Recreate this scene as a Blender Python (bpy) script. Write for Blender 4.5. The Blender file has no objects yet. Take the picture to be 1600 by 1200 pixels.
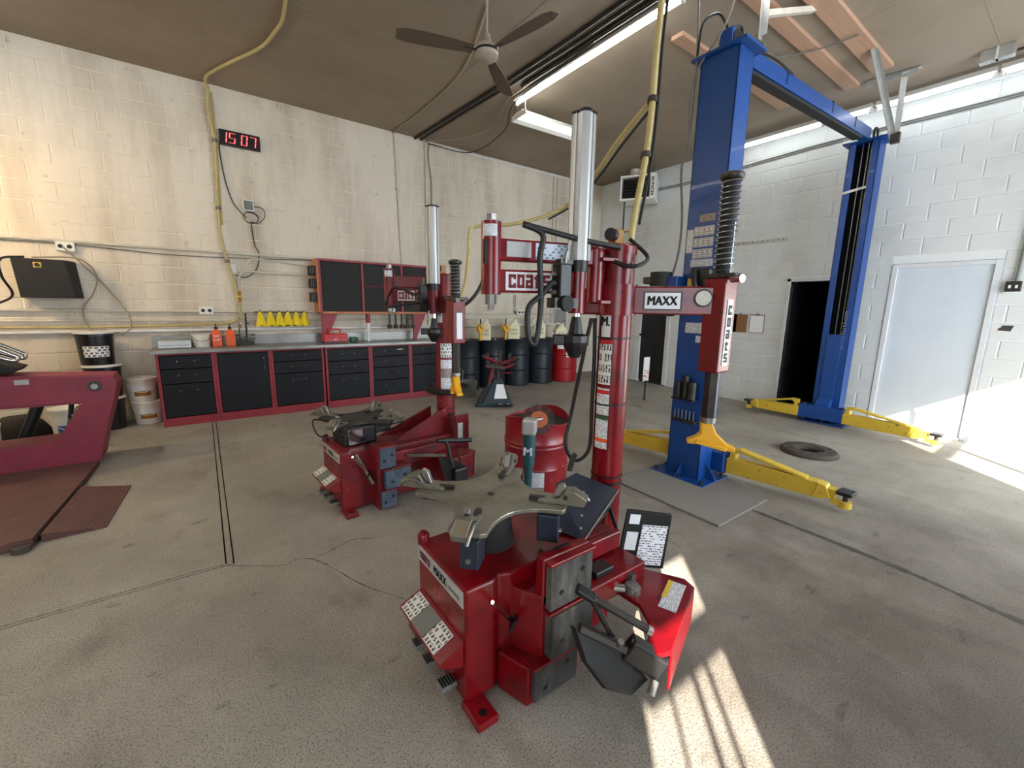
import bpy, math, random
from mathutils import Vector, Matrix
random.seed(7)
sc = bpy.context.scene
PI = math.pi

# ---------------------------------------------------------------- camera
cam = bpy.data.cameras.new('camera'); camo = bpy.data.objects.new('camera', cam)
sc.collection.objects.link(camo)
F_PX, YAW, PITCH, ROLL = 659.64, math.radians(36.0716), math.radians(10.3336), math.radians(.8933)
cam.sensor_fit = 'HORIZONTAL'; cam.sensor_width = 36.0; cam.lens = F_PX / 1600 * 36.0
cam.clip_start = .05; cam.clip_end = 100
fw = Vector((math.sin(YAW)*math.cos(PITCH), math.cos(YAW)*math.cos(PITCH), -math.sin(PITCH)))
rt = Vector((math.cos(YAW), -math.sin(YAW), 0)); up = rt.cross(fw)
r2 = rt*math.cos(ROLL) + up*math.sin(ROLL); u2 = up*math.cos(ROLL) - rt*math.sin(ROLL)
camo.matrix_world = Matrix(((r2.x, u2.x, -fw.x, 0), (r2.y, u2.y, -fw.y, 0), (r2.z, u2.z, -fw.z, 1.52), (0, 0, 0, 1)))
sc.camera = camo

# ---------------------------------------------------------------- world, sun, daylight, exposure
w = bpy.data.worlds.new('world'); sc.world = w; w.use_nodes = True
w.node_tree.nodes['Background'].inputs[0].default_value = (.62, .78, 1.0, 1)
w.node_tree.nodes['Background'].inputs[1].default_value = 1.6
def light(name, kind, loc, energy, color=(1, 1, 1), size=None, size_y=None, d=None):
    l = bpy.data.lights.new(name, kind); o = bpy.data.objects.new(name, l); sc.collection.objects.link(o)
    l.energy = energy; l.color = color; o.location = loc
    if size and kind == 'AREA':
        l.shape = 'RECTANGLE'; l.size = size; l.size_y = size_y or size
    if d: o.rotation_euler = Vector(d).to_track_quat('-Z', 'Y').to_euler()
    return o
sun = light('sun', 'SUN', (0, -6, 6), 30, (1, .93, .82), d=(.98, 1, -.631)); sun.data.angle = .005
# daylight through the overhead door; far panel added, wider than its narrow window
light('door_daylight', 'AREA', (4.7, -2.9, 1.75), 215, (.82, .91, 1.0), 4.2, 2.4, d=(0, 1, -.05))
light('daylight_fill_far', 'AREA', (-2.2, -2.9, 1.75), 100, (.84, .92, 1.0), 3.4, 2.0, d=(0, 1, -.05))
sc.view_settings.view_transform = 'Standard'; sc.view_settings.look = 'None'
sc.view_settings.exposure = 0.28; sc.view_settings.gamma = 1.0
sc.view_settings.use_curve_mapping = False

# ---------------------------------------------------------------- materials
def lin(h):
    c = [int(h[i:i+2], 16)/255 for i in (0, 2, 4)]
    return tuple(x/12.92 if x <= .04045 else ((x+.055)/1.055)**2.4 for x in c)
MATS = {}
def mat(name, col, rough=.5, metal=0., c2=None, scale=8, amt=.5, detail=6, bump=0, bscale=60, lo=.42, hi=.7, stretch=None,
        emit=0, coat=0, c3=None, scale3=40, lo3=.6, hi3=.68, spec=.5):
    m = bpy.data.materials.new(name); m.use_nodes = True; nt = m.node_tree; b = nt.nodes['Principled BSDF']
    col = lin(col) if isinstance(col, str) else col
    b.inputs['Base Color'].default_value = (*col, 1); b.inputs['Roughness'].default_value = rough
    b.inputs['Metallic'].default_value = metal; b.inputs['Coat Weight'].default_value = coat
    b.inputs['Specular IOR Level'].default_value = spec
    N = nt.nodes.new; L = nt.links.new
    if c2 or bump or c3:
        geo = N('ShaderNodeNewGeometry'); vec = geo.outputs['Position']
    def layer(src_sock, src_col, c, sc_, lo_, hi_, st=None, am=1.0):
        v = vec
        if st:
            mp = N('ShaderNodeMapping'); mp.inputs['Scale'].default_value = st; L(vec, mp.inputs[0]); v = mp.outputs[0]
        n = N('ShaderNodeTexNoise'); n.inputs['Scale'].default_value = sc_; n.inputs['Detail'].default_value = detail
        n.inputs['Roughness'].default_value = .62; L(v, n.inputs['Vector'])
        r = N('ShaderNodeMapRange'); r.inputs[1].default_value = lo_; r.inputs[2].default_value = hi_; r.inputs[4].default_value = am
        L(n.outputs['Fac'], r.inputs[0])
        mx = N('ShaderNodeMix'); mx.data_type = 'RGBA'; L(r.outputs[0], mx.inputs[0])
        if src_sock: L(src_sock, mx.inputs[6])
        else: mx.inputs[6].default_value = (*src_col, 1)
        mx.inputs[7].default_value = (*(lin(c) if isinstance(c, str) else c), 1)
        return mx.outputs[2]
    s = None
    if c2: s = layer(None, col, c2, scale, lo, hi, stretch, amt)
    if c3: s = layer(s, col, c3, scale3, lo3, hi3)
    if s: L(s, b.inputs['Base Color'])
    if bump:
        n = N('ShaderNodeTexNoise'); n.inputs['Scale'].default_value = bscale; n.inputs['Detail'].default_value = 4; L(vec, n.inputs['Vector'])
        bp = N('ShaderNodeBump'); bp.inputs['Strength'].default_value = bump; bp.inputs['Distance'].default_value = .01
        L(n.outputs['Fac'], bp.inputs['Height']); L(bp.outputs[0], b.inputs['Normal'])
    if emit:
        b.inputs['Emission Color'].default_value = (*col, 1); b.inputs['Emission Strength'].default_value = emit
    MATS[name] = m
    return m
mat('block_cream', 'd8cfbf', .6, c2='a3957f', scale=1.5, lo=.45, hi=.76, amt=.8, stretch=(1.6, 1, .3), bump=.25, bscale=90, c3='8a7d69', scale3=7, lo3=.62, hi3=.8)
mat('block_white', 'd3d7d6', .55, c2='b3b4b0', scale=1.3, lo=.5, hi=.8, amt=.7, bump=.25, bscale=90, c3='8f8a82', scale3=14, lo3=.72, hi3=.82)
mat('mortar_cream', 'e0d8c2', .7); mat('mortar_white', 'dfe3e2', .7)
mat('render_plain', 'b9b4a8', .8)
mat('ceiling', '948675', .75, c2='7f705e', scale=.9, lo=.4, hi=.7, amt=.8, c3='93897a', scale3=2.2, lo3=.6, hi3=.8, bump=.1, bscale=40)
mat('concrete_plain', '8f8b84', .72, c2='6a655d', scale=1.1, lo=.4, hi=.72, amt=.9, detail=10, bump=.35, bscale=120, c3='4a463f', scale3=5, lo3=.62, hi3=.8)
mat('groove', '3f3b36', .9, c2='625d55', scale=20)
mat('pad_concrete', '7f7b75', .8, c2='77736c', scale=3, bump=.3, bscale=120)
mat('red', '7a0813', .27, c2='480509', scale=6, lo=.45, hi=.72, amt=.85, coat=.08, spec=.45, c3='2e1210', scale3=26, lo3=.63, hi3=.72)
mat('red_clean', '9a1424', .28, c2='7c101c', scale=4, coat=.4)
mat('red_old', '7c1019', .45, c2='45161c', scale=7, lo=.42, hi=.68, amt=.9, c3='85766f', scale3=24, lo3=.66, hi3=.70)
mat('red_frame', '8e2530', .5, c2='6d1a24', scale=8)
mat('rack_red', '85253a', .5, c2='5d1c2a', scale=4, c3='54382f', scale3=12, lo3=.64, hi3=.74)
mat('ramp_plate', '5b3a37', .65, c2='3b2524', scale=5, c3='7a5f55', scale3=30, lo3=.6, hi3=.7, bump=.4, bscale=150)
mat('orange_edge', 'a8552f', .5)
mat('blue', '04428a', .42, c2='03366e', scale=3, coat=.05)
mat('yellow', 'd0b036', .45, c2='b39430', scale=5, c3='4a3f24', scale3=22, lo3=.62, hi3=.72)
mat('yellow_bright', 'e2a81a', .4)
mat('hose_yellow', 'bdae78', .55, c2='9d8d58', scale=20)
mat('yellow_cloth', 'e2c81c', .8, bump=.3, bscale=30)
mat('black', '0d0d0e', .42); mat('black_rough', '121213', .7, c2='1f1e1d', scale=12)
mat('dark_panel', '0e1016', .55, c2='151820', scale=4, spec=.3)
mat('bench_steel', '93938f', .38, .6, c2='6d6a64', scale=5)
mat('navy_bin', '232a38', .4, c2='2d3546', scale=6)
mat('rubber', '2f2e2c', .8, c2='7b766c', scale=9, lo=.48, hi=.66, stretch=(1, 1, .3), bump=.4, bscale=80)
mat('pad_blue', '3a4656', .6, c2='5d6a78', scale=14, lo=.45, hi=.65, bump=.3, bscale=60)
mat('hose_black', '161616', .5)
mat('steel', '9b9994', .35, .85, c2='6e6a63', scale=12)
mat('steel_worn', '918d80', .36, .65, c2='4c463a', scale=9, lo=.42, hi=.66, c3='a88a55', scale3=14, lo3=.64, hi3=.72)
mat('steel_dark', '3c3a38', .42, .7, c2='58544d', scale=14)
mat('chrome', 'd8d8d8', .14, 1.0)
mat('aluminium', 'bcbdbb', .46, .7)
mat('galvanised', 'b9bcbb', .4, .7, c2='9a9d9c', scale=15)
mat('fan_cream', 'aaa08f', .5, c2='8c8170', scale=9)
mat('char', '1d1512', .85, c2='33241d', scale=8)
mat('conduit', 'cfc9bb', .5, c2='b0a892', scale=6)
mat('cable_grey', '6d6a66', .6); mat('cable_dark', '35322f', .6); mat('cable_tan', '9a8f7c', .6)
mat('white_paint', 'e4e4e0', .45); mat('white_plastic', 'e2e0d8', .4); mat('cream_jug', 'e1dcb8', .45)
mat('door_white', 'ccd6de', .45, c2='bcc6ce', scale=2, bump=.12, bscale=40, c3='6f6a62', scale3=26, lo3=.74, hi3=.8)
mat('frame_white', 'd2d6d8', .5, c2='a9a9a4', scale=8, lo=.55, hi=.75)
mat('black_door', '121314', .5, c2='24272a', scale=3, lo=.5, hi=.7)
mat('dark_void', '0a0a0b', .9)  # unlit spaces painted near-black, their darkness put into the colour
mat('wood', 'b8947a', .7, c2='99735a', scale=4, stretch=(.3, 9, 9), lo=.35, hi=.7)
mat('wood_raw', 'b9744a', .6, c2='96562f', scale=4)
mat('grey_box', '8b8d8a', .5); mat('clip_brown', '8a5f3c', .6); mat('paper', 'e8ecf0', .7)
mat('sticker_yellow', 'd9b53a', .5); mat('orange_jug', 'dd5a24', .4); mat('tool_red', 'c01f24', .4)
mat('pail_white', 'dcd8cd', .45, c2='bfb6a2', scale=9, lo=.55, hi=.75); mat('pail_black', '141416', .3)
mat('label_gold', '9b6a1e', .5); mat('label_blue', '3d6bb0', .5)
mat('teal_dark', '20343a', .45); mat('teal_tool', '1f4a52', .4); mat('green_tool', '1f5a3a', .5)
mat('drum_red', '8c1620', .35, c2='6a0f18', scale=4, c3='c99a8c', scale3=7, lo3=.68, hi3=.72, coat=.2)
mat('drum_black', '1b2028', .35, c2='262c36', scale=3); mat('barrel_red', 'a0161c', .35)
mat('rust', '463d36', .8, c2='2f2823', scale=10, bump=.3, bscale=60)
mat('brush_orange', 'a8552c', .6); mat('grey_plastic', '6f716e', .6)
mat('glow_tube', (1.0, 1.0, .98), .3, emit=9); mat('glow_cove', (.92, .97, 1.0), .3, emit=11); mat('glow_warm', (1.0, .96, .84), .3, emit=6)
mat('glow_bulb', (1.0, .70, .36), .3, emit=650)
mat('glow_red', (1.0, .08, .08), .4, emit=3.0)
mat('text_black', '0d0d0d', .6); mat('text_red', '7c0f24', .5); mat('text_white', 'e8f0ff', .5); mat('text_green', '2f5a3a', .6)
mat('fan_brown', '5a4a3c', .7)
mat('silver_label', 'b9b9ba', .35, .3); mat('label_white', 'dcdfe2', .45)

def concrete_mat():
    m = bpy.data.materials.new('concrete'); m.use_nodes = True; nt = m.node_tree; b = nt.nodes['Principled BSDF']; N = nt.nodes.new; L = nt.links.new
    g = N('ShaderNodeNewGeometry')
    def noise(s, d=6, st=None):
        n = N('ShaderNodeTexNoise'); n.inputs['Scale'].default_value = s; n.inputs['Detail'].default_value = d; n.inputs['Roughness'].default_value = .6
        if st:
            mp = N('ShaderNodeMapping'); mp.inputs['Scale'].default_value = st; L(g.outputs['Position'], mp.inputs[0]); L(mp.outputs[0], n.inputs['Vector'])
        else: L(g.outputs['Position'], n.inputs['Vector'])
        return n.outputs['Fac']
    def mix(fac, lo, hi, a, c, am=1.):
        r = N('ShaderNodeMapRange'); r.inputs[1].default_value = lo; r.inputs[2].default_value = hi; r.inputs[4].default_value = am; L(fac, r.inputs[0])
        mx = N('ShaderNodeMix'); mx.data_type = 'RGBA'; L(r.outputs[0], mx.inputs[0])
        if isinstance(a, str): mx.inputs[6].default_value = (*lin(a), 1)
        else: L(a, mx.inputs[6])
        mx.inputs[7].default_value = (*lin(c), 1); return mx.outputs[2]
    c = mix(noise(.8, 8), .35, .65, 'a59f94', '827c73')
    c = mix(noise(3.0, 8, (1, .5, 1)), .55, .72, c, '6b645a', .7)      # oily traffic stains
    c = mix(noise(1.7, 5), .62, .75, c, 'aca597', .6)                    # dusty paler patches
    c = mix(noise(9, 8, (.5, 1, 1)), .63, .72, c, '55504a', .7)
    c = mix(noise(140, 2), .52, .66, c, '4b463f', .8)                   # exposed aggregate
    c = mix(noise(170, 2), .60, .70, c, 'd2cabc', .6)
    # brown tracked-in dirt worn into the bay, plus lens vignetting put into the colour
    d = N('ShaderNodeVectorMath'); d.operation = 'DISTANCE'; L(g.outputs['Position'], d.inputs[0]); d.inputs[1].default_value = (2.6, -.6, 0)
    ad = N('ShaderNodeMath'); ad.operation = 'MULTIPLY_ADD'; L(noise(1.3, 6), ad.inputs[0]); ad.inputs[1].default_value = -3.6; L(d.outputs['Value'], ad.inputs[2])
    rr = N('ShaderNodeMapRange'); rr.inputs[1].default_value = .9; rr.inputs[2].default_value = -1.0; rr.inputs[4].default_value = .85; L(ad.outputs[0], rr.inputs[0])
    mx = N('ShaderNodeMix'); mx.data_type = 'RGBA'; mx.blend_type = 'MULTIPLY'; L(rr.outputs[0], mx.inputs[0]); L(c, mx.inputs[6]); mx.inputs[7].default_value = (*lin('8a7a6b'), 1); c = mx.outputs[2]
    L(c, b.inputs['Base Color']); b.inputs['Roughness'].default_value = .7
    bp = N('ShaderNodeBump'); bp.inputs['Strength'].default_value = .35; bp.inputs['Distance'].default_value = .006; L(noise(130, 3), bp.inputs['Height']); L(bp.outputs[0], b.inputs['Normal'])
    MATS['concrete'] = m
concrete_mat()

def print_mat(name, base, ink, rows, cols, dens=.5, mk=1., nk=1.3):
    m = bpy.data.materials.new(name); m.use_nodes = True; nt = m.node_tree; b = nt.nodes['Principled BSDF']
    N = nt.nodes.new; L = nt.links.new
    uv = N('ShaderNodeTexCoord'); br = N('ShaderNodeTexBrick'); br.inputs['Scale'].default_value = 1
    br.inputs['Brick Width'].default_value = 1/cols; br.inputs['Row Height'].default_value = 1/rows
    br.inputs['Mortar Size'].default_value = .25/rows*mk; br.inputs['Mortar Smooth'].default_value = 0
    br.inputs['Color1'].default_value = (0, 0, 0, 1); br.inputs['Color2'].default_value = (1, 1, 1, 1); br.inputs['Mortar'].default_value = (1, 1, 1, 1)
    br.inputs['Bias'].default_value = 0
    L(uv.outputs['UV'], br.inputs['Vector'])
    n = N('ShaderNodeTexNoise'); n.inputs['Scale'].default_value = rows*nk; L(uv.outputs['UV'], n.inputs['Vector'])
    th = N('ShaderNodeMath'); th.operation = 'LESS_THAN'; th.inputs[1].default_value = dens
    L(br.outputs['Color'], th.inputs[0])
    t2 = N('ShaderNodeMath'); t2.operation = 'GREATER_THAN'; t2.inputs[1].default_value = .44; L(n.outputs['Fac'], t2.inputs[0])
    mu = N('ShaderNodeMath'); mu.operation = 'MULTIPLY'; L(th.outputs[0], mu.inputs[0]); L(t2.outputs[0], mu.inputs[1])
    mx = N('ShaderNodeMix'); mx.data_type = 'RGBA'; L(mu.outputs[0], mx.inputs[0])
    mx.inputs[6].default_value = (*lin(base), 1); mx.inputs[7].default_value = (*lin(ink), 1)
    L(mx.outputs[2], b.inputs['Base Color']); b.inputs['Roughness'].default_value = .4
    MATS[name] = m
print_mat('print_small', 'dde0e4', '3a3a3c', 22, 9, .75)
print_mat('print_card', 'e6e9ee', '5a5a60', 16, 6, .7)
print_mat('print_icons', 'e0e0dc', '2b2b2b', 4, 5, .75, .6, 4.)
print_mat('print_blue', 'cdd6e6', '5a7f8c', 5, 8, .45, .6, 3.)
print_mat('print_yellow', 'e6e2c8', '54503a', 14, 5, .7)
print_mat('print_dark', '9a8f88', '3a2a2c', 12, 3, .7)

# ---------------------------------------------------------------- geometry helpers
class G:
    def __init__(s): s.v = []; s.f = []; s.uv = {}
    def add(s, vs, fs):
        n = len(s.v); s.v += [tuple(v) for v in vs]; s.f += [tuple(i+n for i in f) for f in fs]; return s
    def box(s, x0, y0, z0, x1, y1, z1):
        return s.add([(x0, y0, z0), (x1, y0, z0), (x1, y1, z0), (x0, y1, z0), (x0, y0, z1), (x1, y0, z1), (x1, y1, z1), (x0, y1, z1)],
                     [(0, 3, 2, 1), (4, 5, 6, 7), (0, 1, 5, 4), (1, 2, 6, 5), (2, 3, 7, 6), (3, 0, 4, 7)])
    def bar(s, p, q, wd, ht, upv=(0, 0, 1), k=1.0):
        """box beam from p to q; wd across, ht along upv; k scales the far end"""
        p = Vector(p); q = Vector(q); d = (q-p).normalized(); u = Vector(upv)
        a = d.cross(u)
        if a.length < 1e-4: a = d.cross(Vector((1, 0, 0)))
        a.normalize(); u = a.cross(d).normalized()
        vs = []
        for c, m in ((p, 1), (q, k)):
            for i, j in ((-1, -1), (1, -1), (1, 1), (-1, 1)): vs.append(c + a*(i*wd/2*m) + u*(j*ht/2*m))
        return s.add(vs, [(0, 3, 2, 1)[::-1], (4, 5, 6, 7)[::-1], (0, 1, 5, 4)[::-1], (1, 2, 6, 5)[::-1], (2, 3, 7, 6)[::-1], (3, 0, 4, 7)[::-1]])
    def cyl(s, p, q, r0, r1=None, n=20, cap=True, ph=0.):
        r1 = r0 if r1 is None else r1
        p = Vector(p); q = Vector(q); d = (q-p).normalized()
        a = d.orthogonal().normalized() if abs(d.z) < .999 else Vector((1, 0, 0)); b = d.cross(a)
        vs = []
        for c, r in ((p, r0), (q, r1)):
            for i in range(n):
                t = 2*PI*i/n + ph; vs.append(c + a*(r*math.cos(t)) + b*(r*math.sin(t)))
        fs = [(i, (i+1) % n, n+(i+1) % n, n+i) for i in range(n)]
        if cap: fs += [tuple(range(n))[::-1], tuple(range(n, 2*n))]
        return s.add(vs, fs)
    def tube(s, pts, r, n=8, cap=True):
        pts = [Vector(p) for p in pts]; vs = []; prev = None
        for i, p in enumerate(pts):
            d = (pts[min(i+1, len(pts)-1)] - pts[max(i-1, 0)]).normalized()
            if prev is None: a = d.orthogonal().normalized()
            else:
                a = prev - d*prev.dot(d)
                a = a.normalized() if a.length > 1e-5 else d.orthogonal().normalized()
            prev = a; b = d.cross(a)
            for k in range(n):
                t = 2*PI*k/n; vs.append(p + a*(r*math.cos(t)) + b*(r*math.sin(t)))
        m = len(pts)
        fs = [(i*n+k, i*n+(k+1) % n, (i+1)*n+(k+1) % n, (i+1)*n+k) for i in range(m-1) for k in range(n)]
        if cap: fs += [tuple(range(n))[::-1], tuple(range((m-1)*n, m*n))]
        return s.add(vs, fs)
    def lathe(s, prof, c=(0, 0, 0), n=28, a0=0, a1=2*PI):
        full = abs(a1-a0-2*PI) < 1e-6; k = n if full else n+1; vs = []
        for r, z in prof:
            for i in range(k):
                t = a0+(a1-a0)*i/n; vs.append((c[0]+r*math.cos(t), c[1]+r*math.sin(t), c[2]+z))
        fs = []
        for j in range(len(prof)-1):
            for i in range(n):
                i2 = (i+1) % k
                fs.append((j*k+i, j*k+i2, (j+1)*k+i2, (j+1)*k+i))
        if full:
            if prof[0][0] > 1e-6: fs.append(tuple(range(k))[::-1])
            if prof[-1][0] > 1e-6: fs.append(tuple(range((len(prof)-1)*k, len(prof)*k)))
        return s.add(vs, fs)
    def prism(s, poly, o, ax, ay, az, h):
        """poly in (ax, ay) from origin o, extruded h along az"""
        o = Vector(o); ax = Vector(ax); ay = Vector(ay); az = Vector(az); n = len(poly)
        vs = [o+ax*p[0]+ay*p[1] for p in poly] + [o+ax*p[0]+ay*p[1]+az*h for p in poly]
        fs = [tuple(range(n))[::-1], tuple(range(n, 2*n))] + [(i, (i+1) % n, n+(i+1) % n, n+i) for i in range(n)]
        return s.add(vs, fs)
    def quad(s, o, ax, ay, t=.0015):
        """thin printed plate: o corner, ax right, ay up; uv over the front"""
        o = Vector(o); ax = Vector(ax); ay = Vector(ay); nz = ax.cross(ay).normalized()*t
        base = len(s.f)
        s.add([o, o+ax, o+ax+ay, o+ay, o+nz, o+ax+nz, o+ax+ay+nz, o+ay+nz],
              [(4, 5, 6, 7), (0, 3, 2, 1), (0, 1, 5, 4), (1, 2, 6, 5), (2, 3, 7, 6), (3, 0, 4, 7)])
        s.uv[base] = [(0, 0), (1, 0), (1, 1), (0, 1)]
        return s
    def arc(s, c, r, a0, a1, z0, z1, n=8, t=.0015, rt=None):
        """label wrapped on a cylinder, read from outside (a0 is its left edge, angles run clockwise seen from the reader)"""
        rt = r if rt is None else rt
        for i in range(n):
            b0 = a0+(a1-a0)*i/n; b1 = a0+(a1-a0)*(i+1)/n
            P = lambda b, z, rr: (c[0]+(rr+t)*math.cos(b), c[1]+(rr+t)*math.sin(b), z)
            base = len(s.f)
            s.add([P(b0, z0, r), P(b1, z0, r), P(b1, z1, rt), P(b0, z1, rt)], [(0, 1, 2, 3)])
            s.uv[base] = [(i/n, 0), ((i+1)/n, 0), ((i+1)/n, 1), (i/n, 1)]
        return s
    def mesh(s, name, m, smooth=0, fix=True):
        me = bpy.data.meshes.new(name); me.from_pydata([tuple(v) for v in s.v], [], s.f)
        if s.uv:
            lay = me.uv_layers.new(name='UVMap')
            for fi, us in s.uv.items():
                for li, u in zip(me.polygons[fi].loop_indices, us): lay.data[li].uv = u
        me.materials.append(MATS[m]); me.update()
        if fix:
            import bmesh
            bm = bmesh.new(); bm.from_mesh(me); bmesh.ops.recalc_face_normals(bm, faces=bm.faces); bm.to_mesh(me); bm.free()
        if smooth:
            me.polygons.foreach_set('use_smooth', [True]*len(me.polygons))
            me.set_sharp_from_angle(angle=math.radians(smooth))
        return me
    def build(s, name, m, parent=None, smooth=0, bevel=0, loc=None, fix=True, seg=2):
        o = bpy.data.objects.new(name, s.mesh(name, m, smooth, fix)); sc.collection.objects.link(o)
        if parent: o.parent = parent
        if loc: o.location = loc
        if bevel:
            b = o.modifiers.new('bevel', 'BEVEL'); b.width = bevel; b.segments = seg; b.limit_method = 'ANGLE'; b.angle_limit = .6
        return o
def B(*a): return G().box(*a)
def tag(o, label=None, cat=None, group=None, kind=None):
    if label: o['label'] = label
    if cat: o['category'] = cat
    if group: o['group'] = group
    if kind: o['kind'] = kind
    return o
def thing(name, label, cat, loc=(0, 0, 0), rz=0, group=None):
    o = bpy.data.objects.new(name, None); sc.collection.objects.link(o); o.empty_display_size = .05
    o.location = loc; o.rotation_euler = (0, 0, rz); return tag(o, label, cat, group)
def struct(o): o['kind'] = 'structure'; return o
def copy_tree(o, parent=None):
    c = o.copy(); sc.collection.objects.link(c); c.parent = parent
    for ch in list(o.children): copy_tree(ch, c)
    return c
def text(s, m, parent, o, ax, ay, size, name='lettering', fit=None, off=0., t=.0012, center=False, shear=0):
    """flat lettering: o baseline start, ax reading direction, ay up; fit = total width"""
    cu = bpy.data.curves.new('t', 'FONT'); cu.body = s; cu.size = 1; cu.extrude = 0; cu.resolution_u = 3; cu.shear = shear
    ob = bpy.data.objects.new('t', cu); sc.collection.objects.link(ob)
    dg = bpy.context.evaluated_depsgraph_get(); me = bpy.data.meshes.new_from_object(ob.evaluated_get(dg))
    bpy.data.objects.remove(ob); bpy.data.curves.remove(cu)
    xs = [v.co.x for v in me.vertices]; ys = [v.co.y for v in me.vertices]
    x0, x1, y0, y1 = min(xs), max(xs), min(ys), max(ys)
    ax = Vector(ax).normalized(); ay = Vector(ay).normalized(); nz = ax.cross(ay); o = Vector(o)
    ky = size/(y1-y0); kx = (fit/(x1-x0)) if fit else ky
    for v in me.vertices:
        v.co = o + ax*((v.co.x-x0)*kx - ((x1-x0)*kx/2 if center else 0)) + ay*((v.co.y-y0)*ky) + nz*t
    if off:                                                      # heavier strokes: the outline repeated with a small shift
        V = [v.co.copy() for v in me.vertices]; Fc = [tuple(p.vertices) for p in me.polygons]; me = bpy.data.meshes.new(name); vs = []; fs = []
        for k in (-1, 0, 1):
            fs += [tuple(i+len(vs) for i in f) for f in Fc]; vs += [c + ax*(k*off*size) + ay*(k*off*size*.4) for c in V]
        me.from_pydata(vs, [], fs)
    me.materials.clear(); me.materials.append(MATS[m]); me.name = name
    ob = bpy.data.objects.new(name, me); sc.collection.objects.link(ob)
    if parent: ob.parent = parent
    return ob
# block capitals of the red machines' maker mark, drawn from strokes on a 4 x 5 grid
BLK = {'C': [(0, 0, 4, 1.2), (0, 0, 1.5, 5), (0, 3.8, 4, 5), (2.6, 3.2, 4, 5), (2.6, 0, 4, 1.8)],
       'O': [(0, 0, 4, 1.2), (0, 0, 1.5, 5), (0, 3.8, 4, 5), (2.5, 0, 4, 5)],
       'a': [(0, 3.8, 4, 5), (2.5, 0, 4, 5), (0, 0, 4, 1.1), (0, 0, 1.4, 3), (0, 2, 4, 3)],
       't': [(.6, 0, 2.1, 5), (.6, 0, 3.6, 1.2), (-.1, 3.2, 3.6, 4.3)],
       'S': [(0, 0, 4, 1.2), (2.5, 0, 4, 3), (0, 2, 4, 3), (0, 2, 1.5, 5), (0, 3.8, 4, 5)]}
def block_word(wd, m, parent, o, ax, ay, width, height, name='lettering', t=.002):
    ax = Vector(ax).normalized(); ay = Vector(ay).normalized(); nz = ax.cross(ay)
    k = width/(len(wd)*4.7-.7); g = G(); o = Vector(o)+nz*t
    for i, ch in enumerate(wd):
        for x0, y0, x1, y1 in BLK[ch]:
            P = lambda x, y: o + ax*((i*4.7+x)*k) + ay*(y*height/5)
            g.add([P(x0, y0), P(x1, y0), P(x1, y1), P(x0, y1)], [(0, 1, 2, 3)])
    return g.build(name, m, parent, fix=False)
def bez(pts, n=8):
    """Catmull-Rom curve through pts"""
    P = [Vector(p) for p in pts]; P = [P[0]*2-P[1]] + P + [P[-1]*2-P[-2]]; out = []
    for i in range(1, len(P)-2):
        for k in range(n):
            t = k/n; a, b, c, d = P[i-1], P[i], P[i+1], P[i+2]
            out.append(.5*((2*b)+(c-a)*t+(2*a-5*b+4*c-d)*t*t+(3*b-a-3*c+d)*t**3))
    out.append(P[-2]); return out
def fz(y): return max(0., .03*(y-4.5))
# ================================================================= room
XW, YW, ZC, XL, YB = 7.35, 6.85, 4.15, -4.6, -3.0
BL, BH, GAP = .4064, .2032, .011
C0 = Vector((0, 0, 1.52))
def screen(p):
    v = Vector(p)-C0; d = v.dot(fw)
    if d < .1: return None
    return 800+F_PX*v.dot(r2)/d, 600-F_PX*v.dot(u2)/d
def in_view(p, m=40):
    s = screen(p); return s is not None and -m < s[0] < 1600+m and -m < s[1] < 1200+m

# floor: three poured slabs over a darker sub-base that shows in the joints
floor = struct(G().add([(XL, YB, -.03), (XW, YB, -.03), (XW, 4.5, -.03), (XL, 4.5, -.03), (XW, YW, .04), (XL, YW, .04)], [(0, 1, 2, 3), (3, 2, 4, 5)]).build('floor', 'groove', fix=False))
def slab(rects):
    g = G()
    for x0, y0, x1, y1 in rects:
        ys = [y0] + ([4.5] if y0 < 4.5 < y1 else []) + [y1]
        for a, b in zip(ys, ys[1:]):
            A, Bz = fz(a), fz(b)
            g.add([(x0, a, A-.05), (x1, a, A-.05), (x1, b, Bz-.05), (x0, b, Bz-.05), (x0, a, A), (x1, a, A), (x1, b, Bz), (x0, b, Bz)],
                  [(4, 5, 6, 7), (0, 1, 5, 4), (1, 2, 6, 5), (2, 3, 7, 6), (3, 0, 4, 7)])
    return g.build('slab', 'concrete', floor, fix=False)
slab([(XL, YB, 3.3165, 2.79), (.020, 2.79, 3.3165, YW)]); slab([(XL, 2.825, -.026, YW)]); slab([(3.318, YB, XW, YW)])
for r in ((-.018, 2.825, .012, YW), (XL, 2.80, .012, 2.815)):
    slab([r]).name = 'joint_filler'
# hairline cracks running out of the joint corner, and the rough spalled edge along the bay joint
def ribbon(name, pts, wd, m, parent, z=.0012):
    g = G(); P = bez(pts, 6); n = len(P); vs = []
    for i, p in enumerate(P):
        d = (P[min(i+1, n-1)]-P[max(i-1, 0)]); d.z = 0; d.normalize(); a = Vector((-d.y, d.x, 0))*wd*(.3+random.random())/2
        for q in (p+a, p-a): vs.append((q.x, q.y, fz(q.y)+z))
    g.add(vs, [(2*i, 2*i+1, 2*i+3, 2*i+2) for i in range(n-1)])
    return g.build(name, m, parent)
ribbon('crack', [(-.05, 2.81, 0), (.24, 2.61, 0), (.31, 2.63, 0), (.40, 2.58, 0), (.48, 2.42, 0), (.58, 2.16, 0), (.72, 1.93, 0)], .007, 'groove', floor)
ribbon('crack', [(.40, 2.58, 0), (.55, 2.62, 0), (.66, 2.66, 0), (.78, 2.60, 0)], .006, 'groove', floor)
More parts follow.
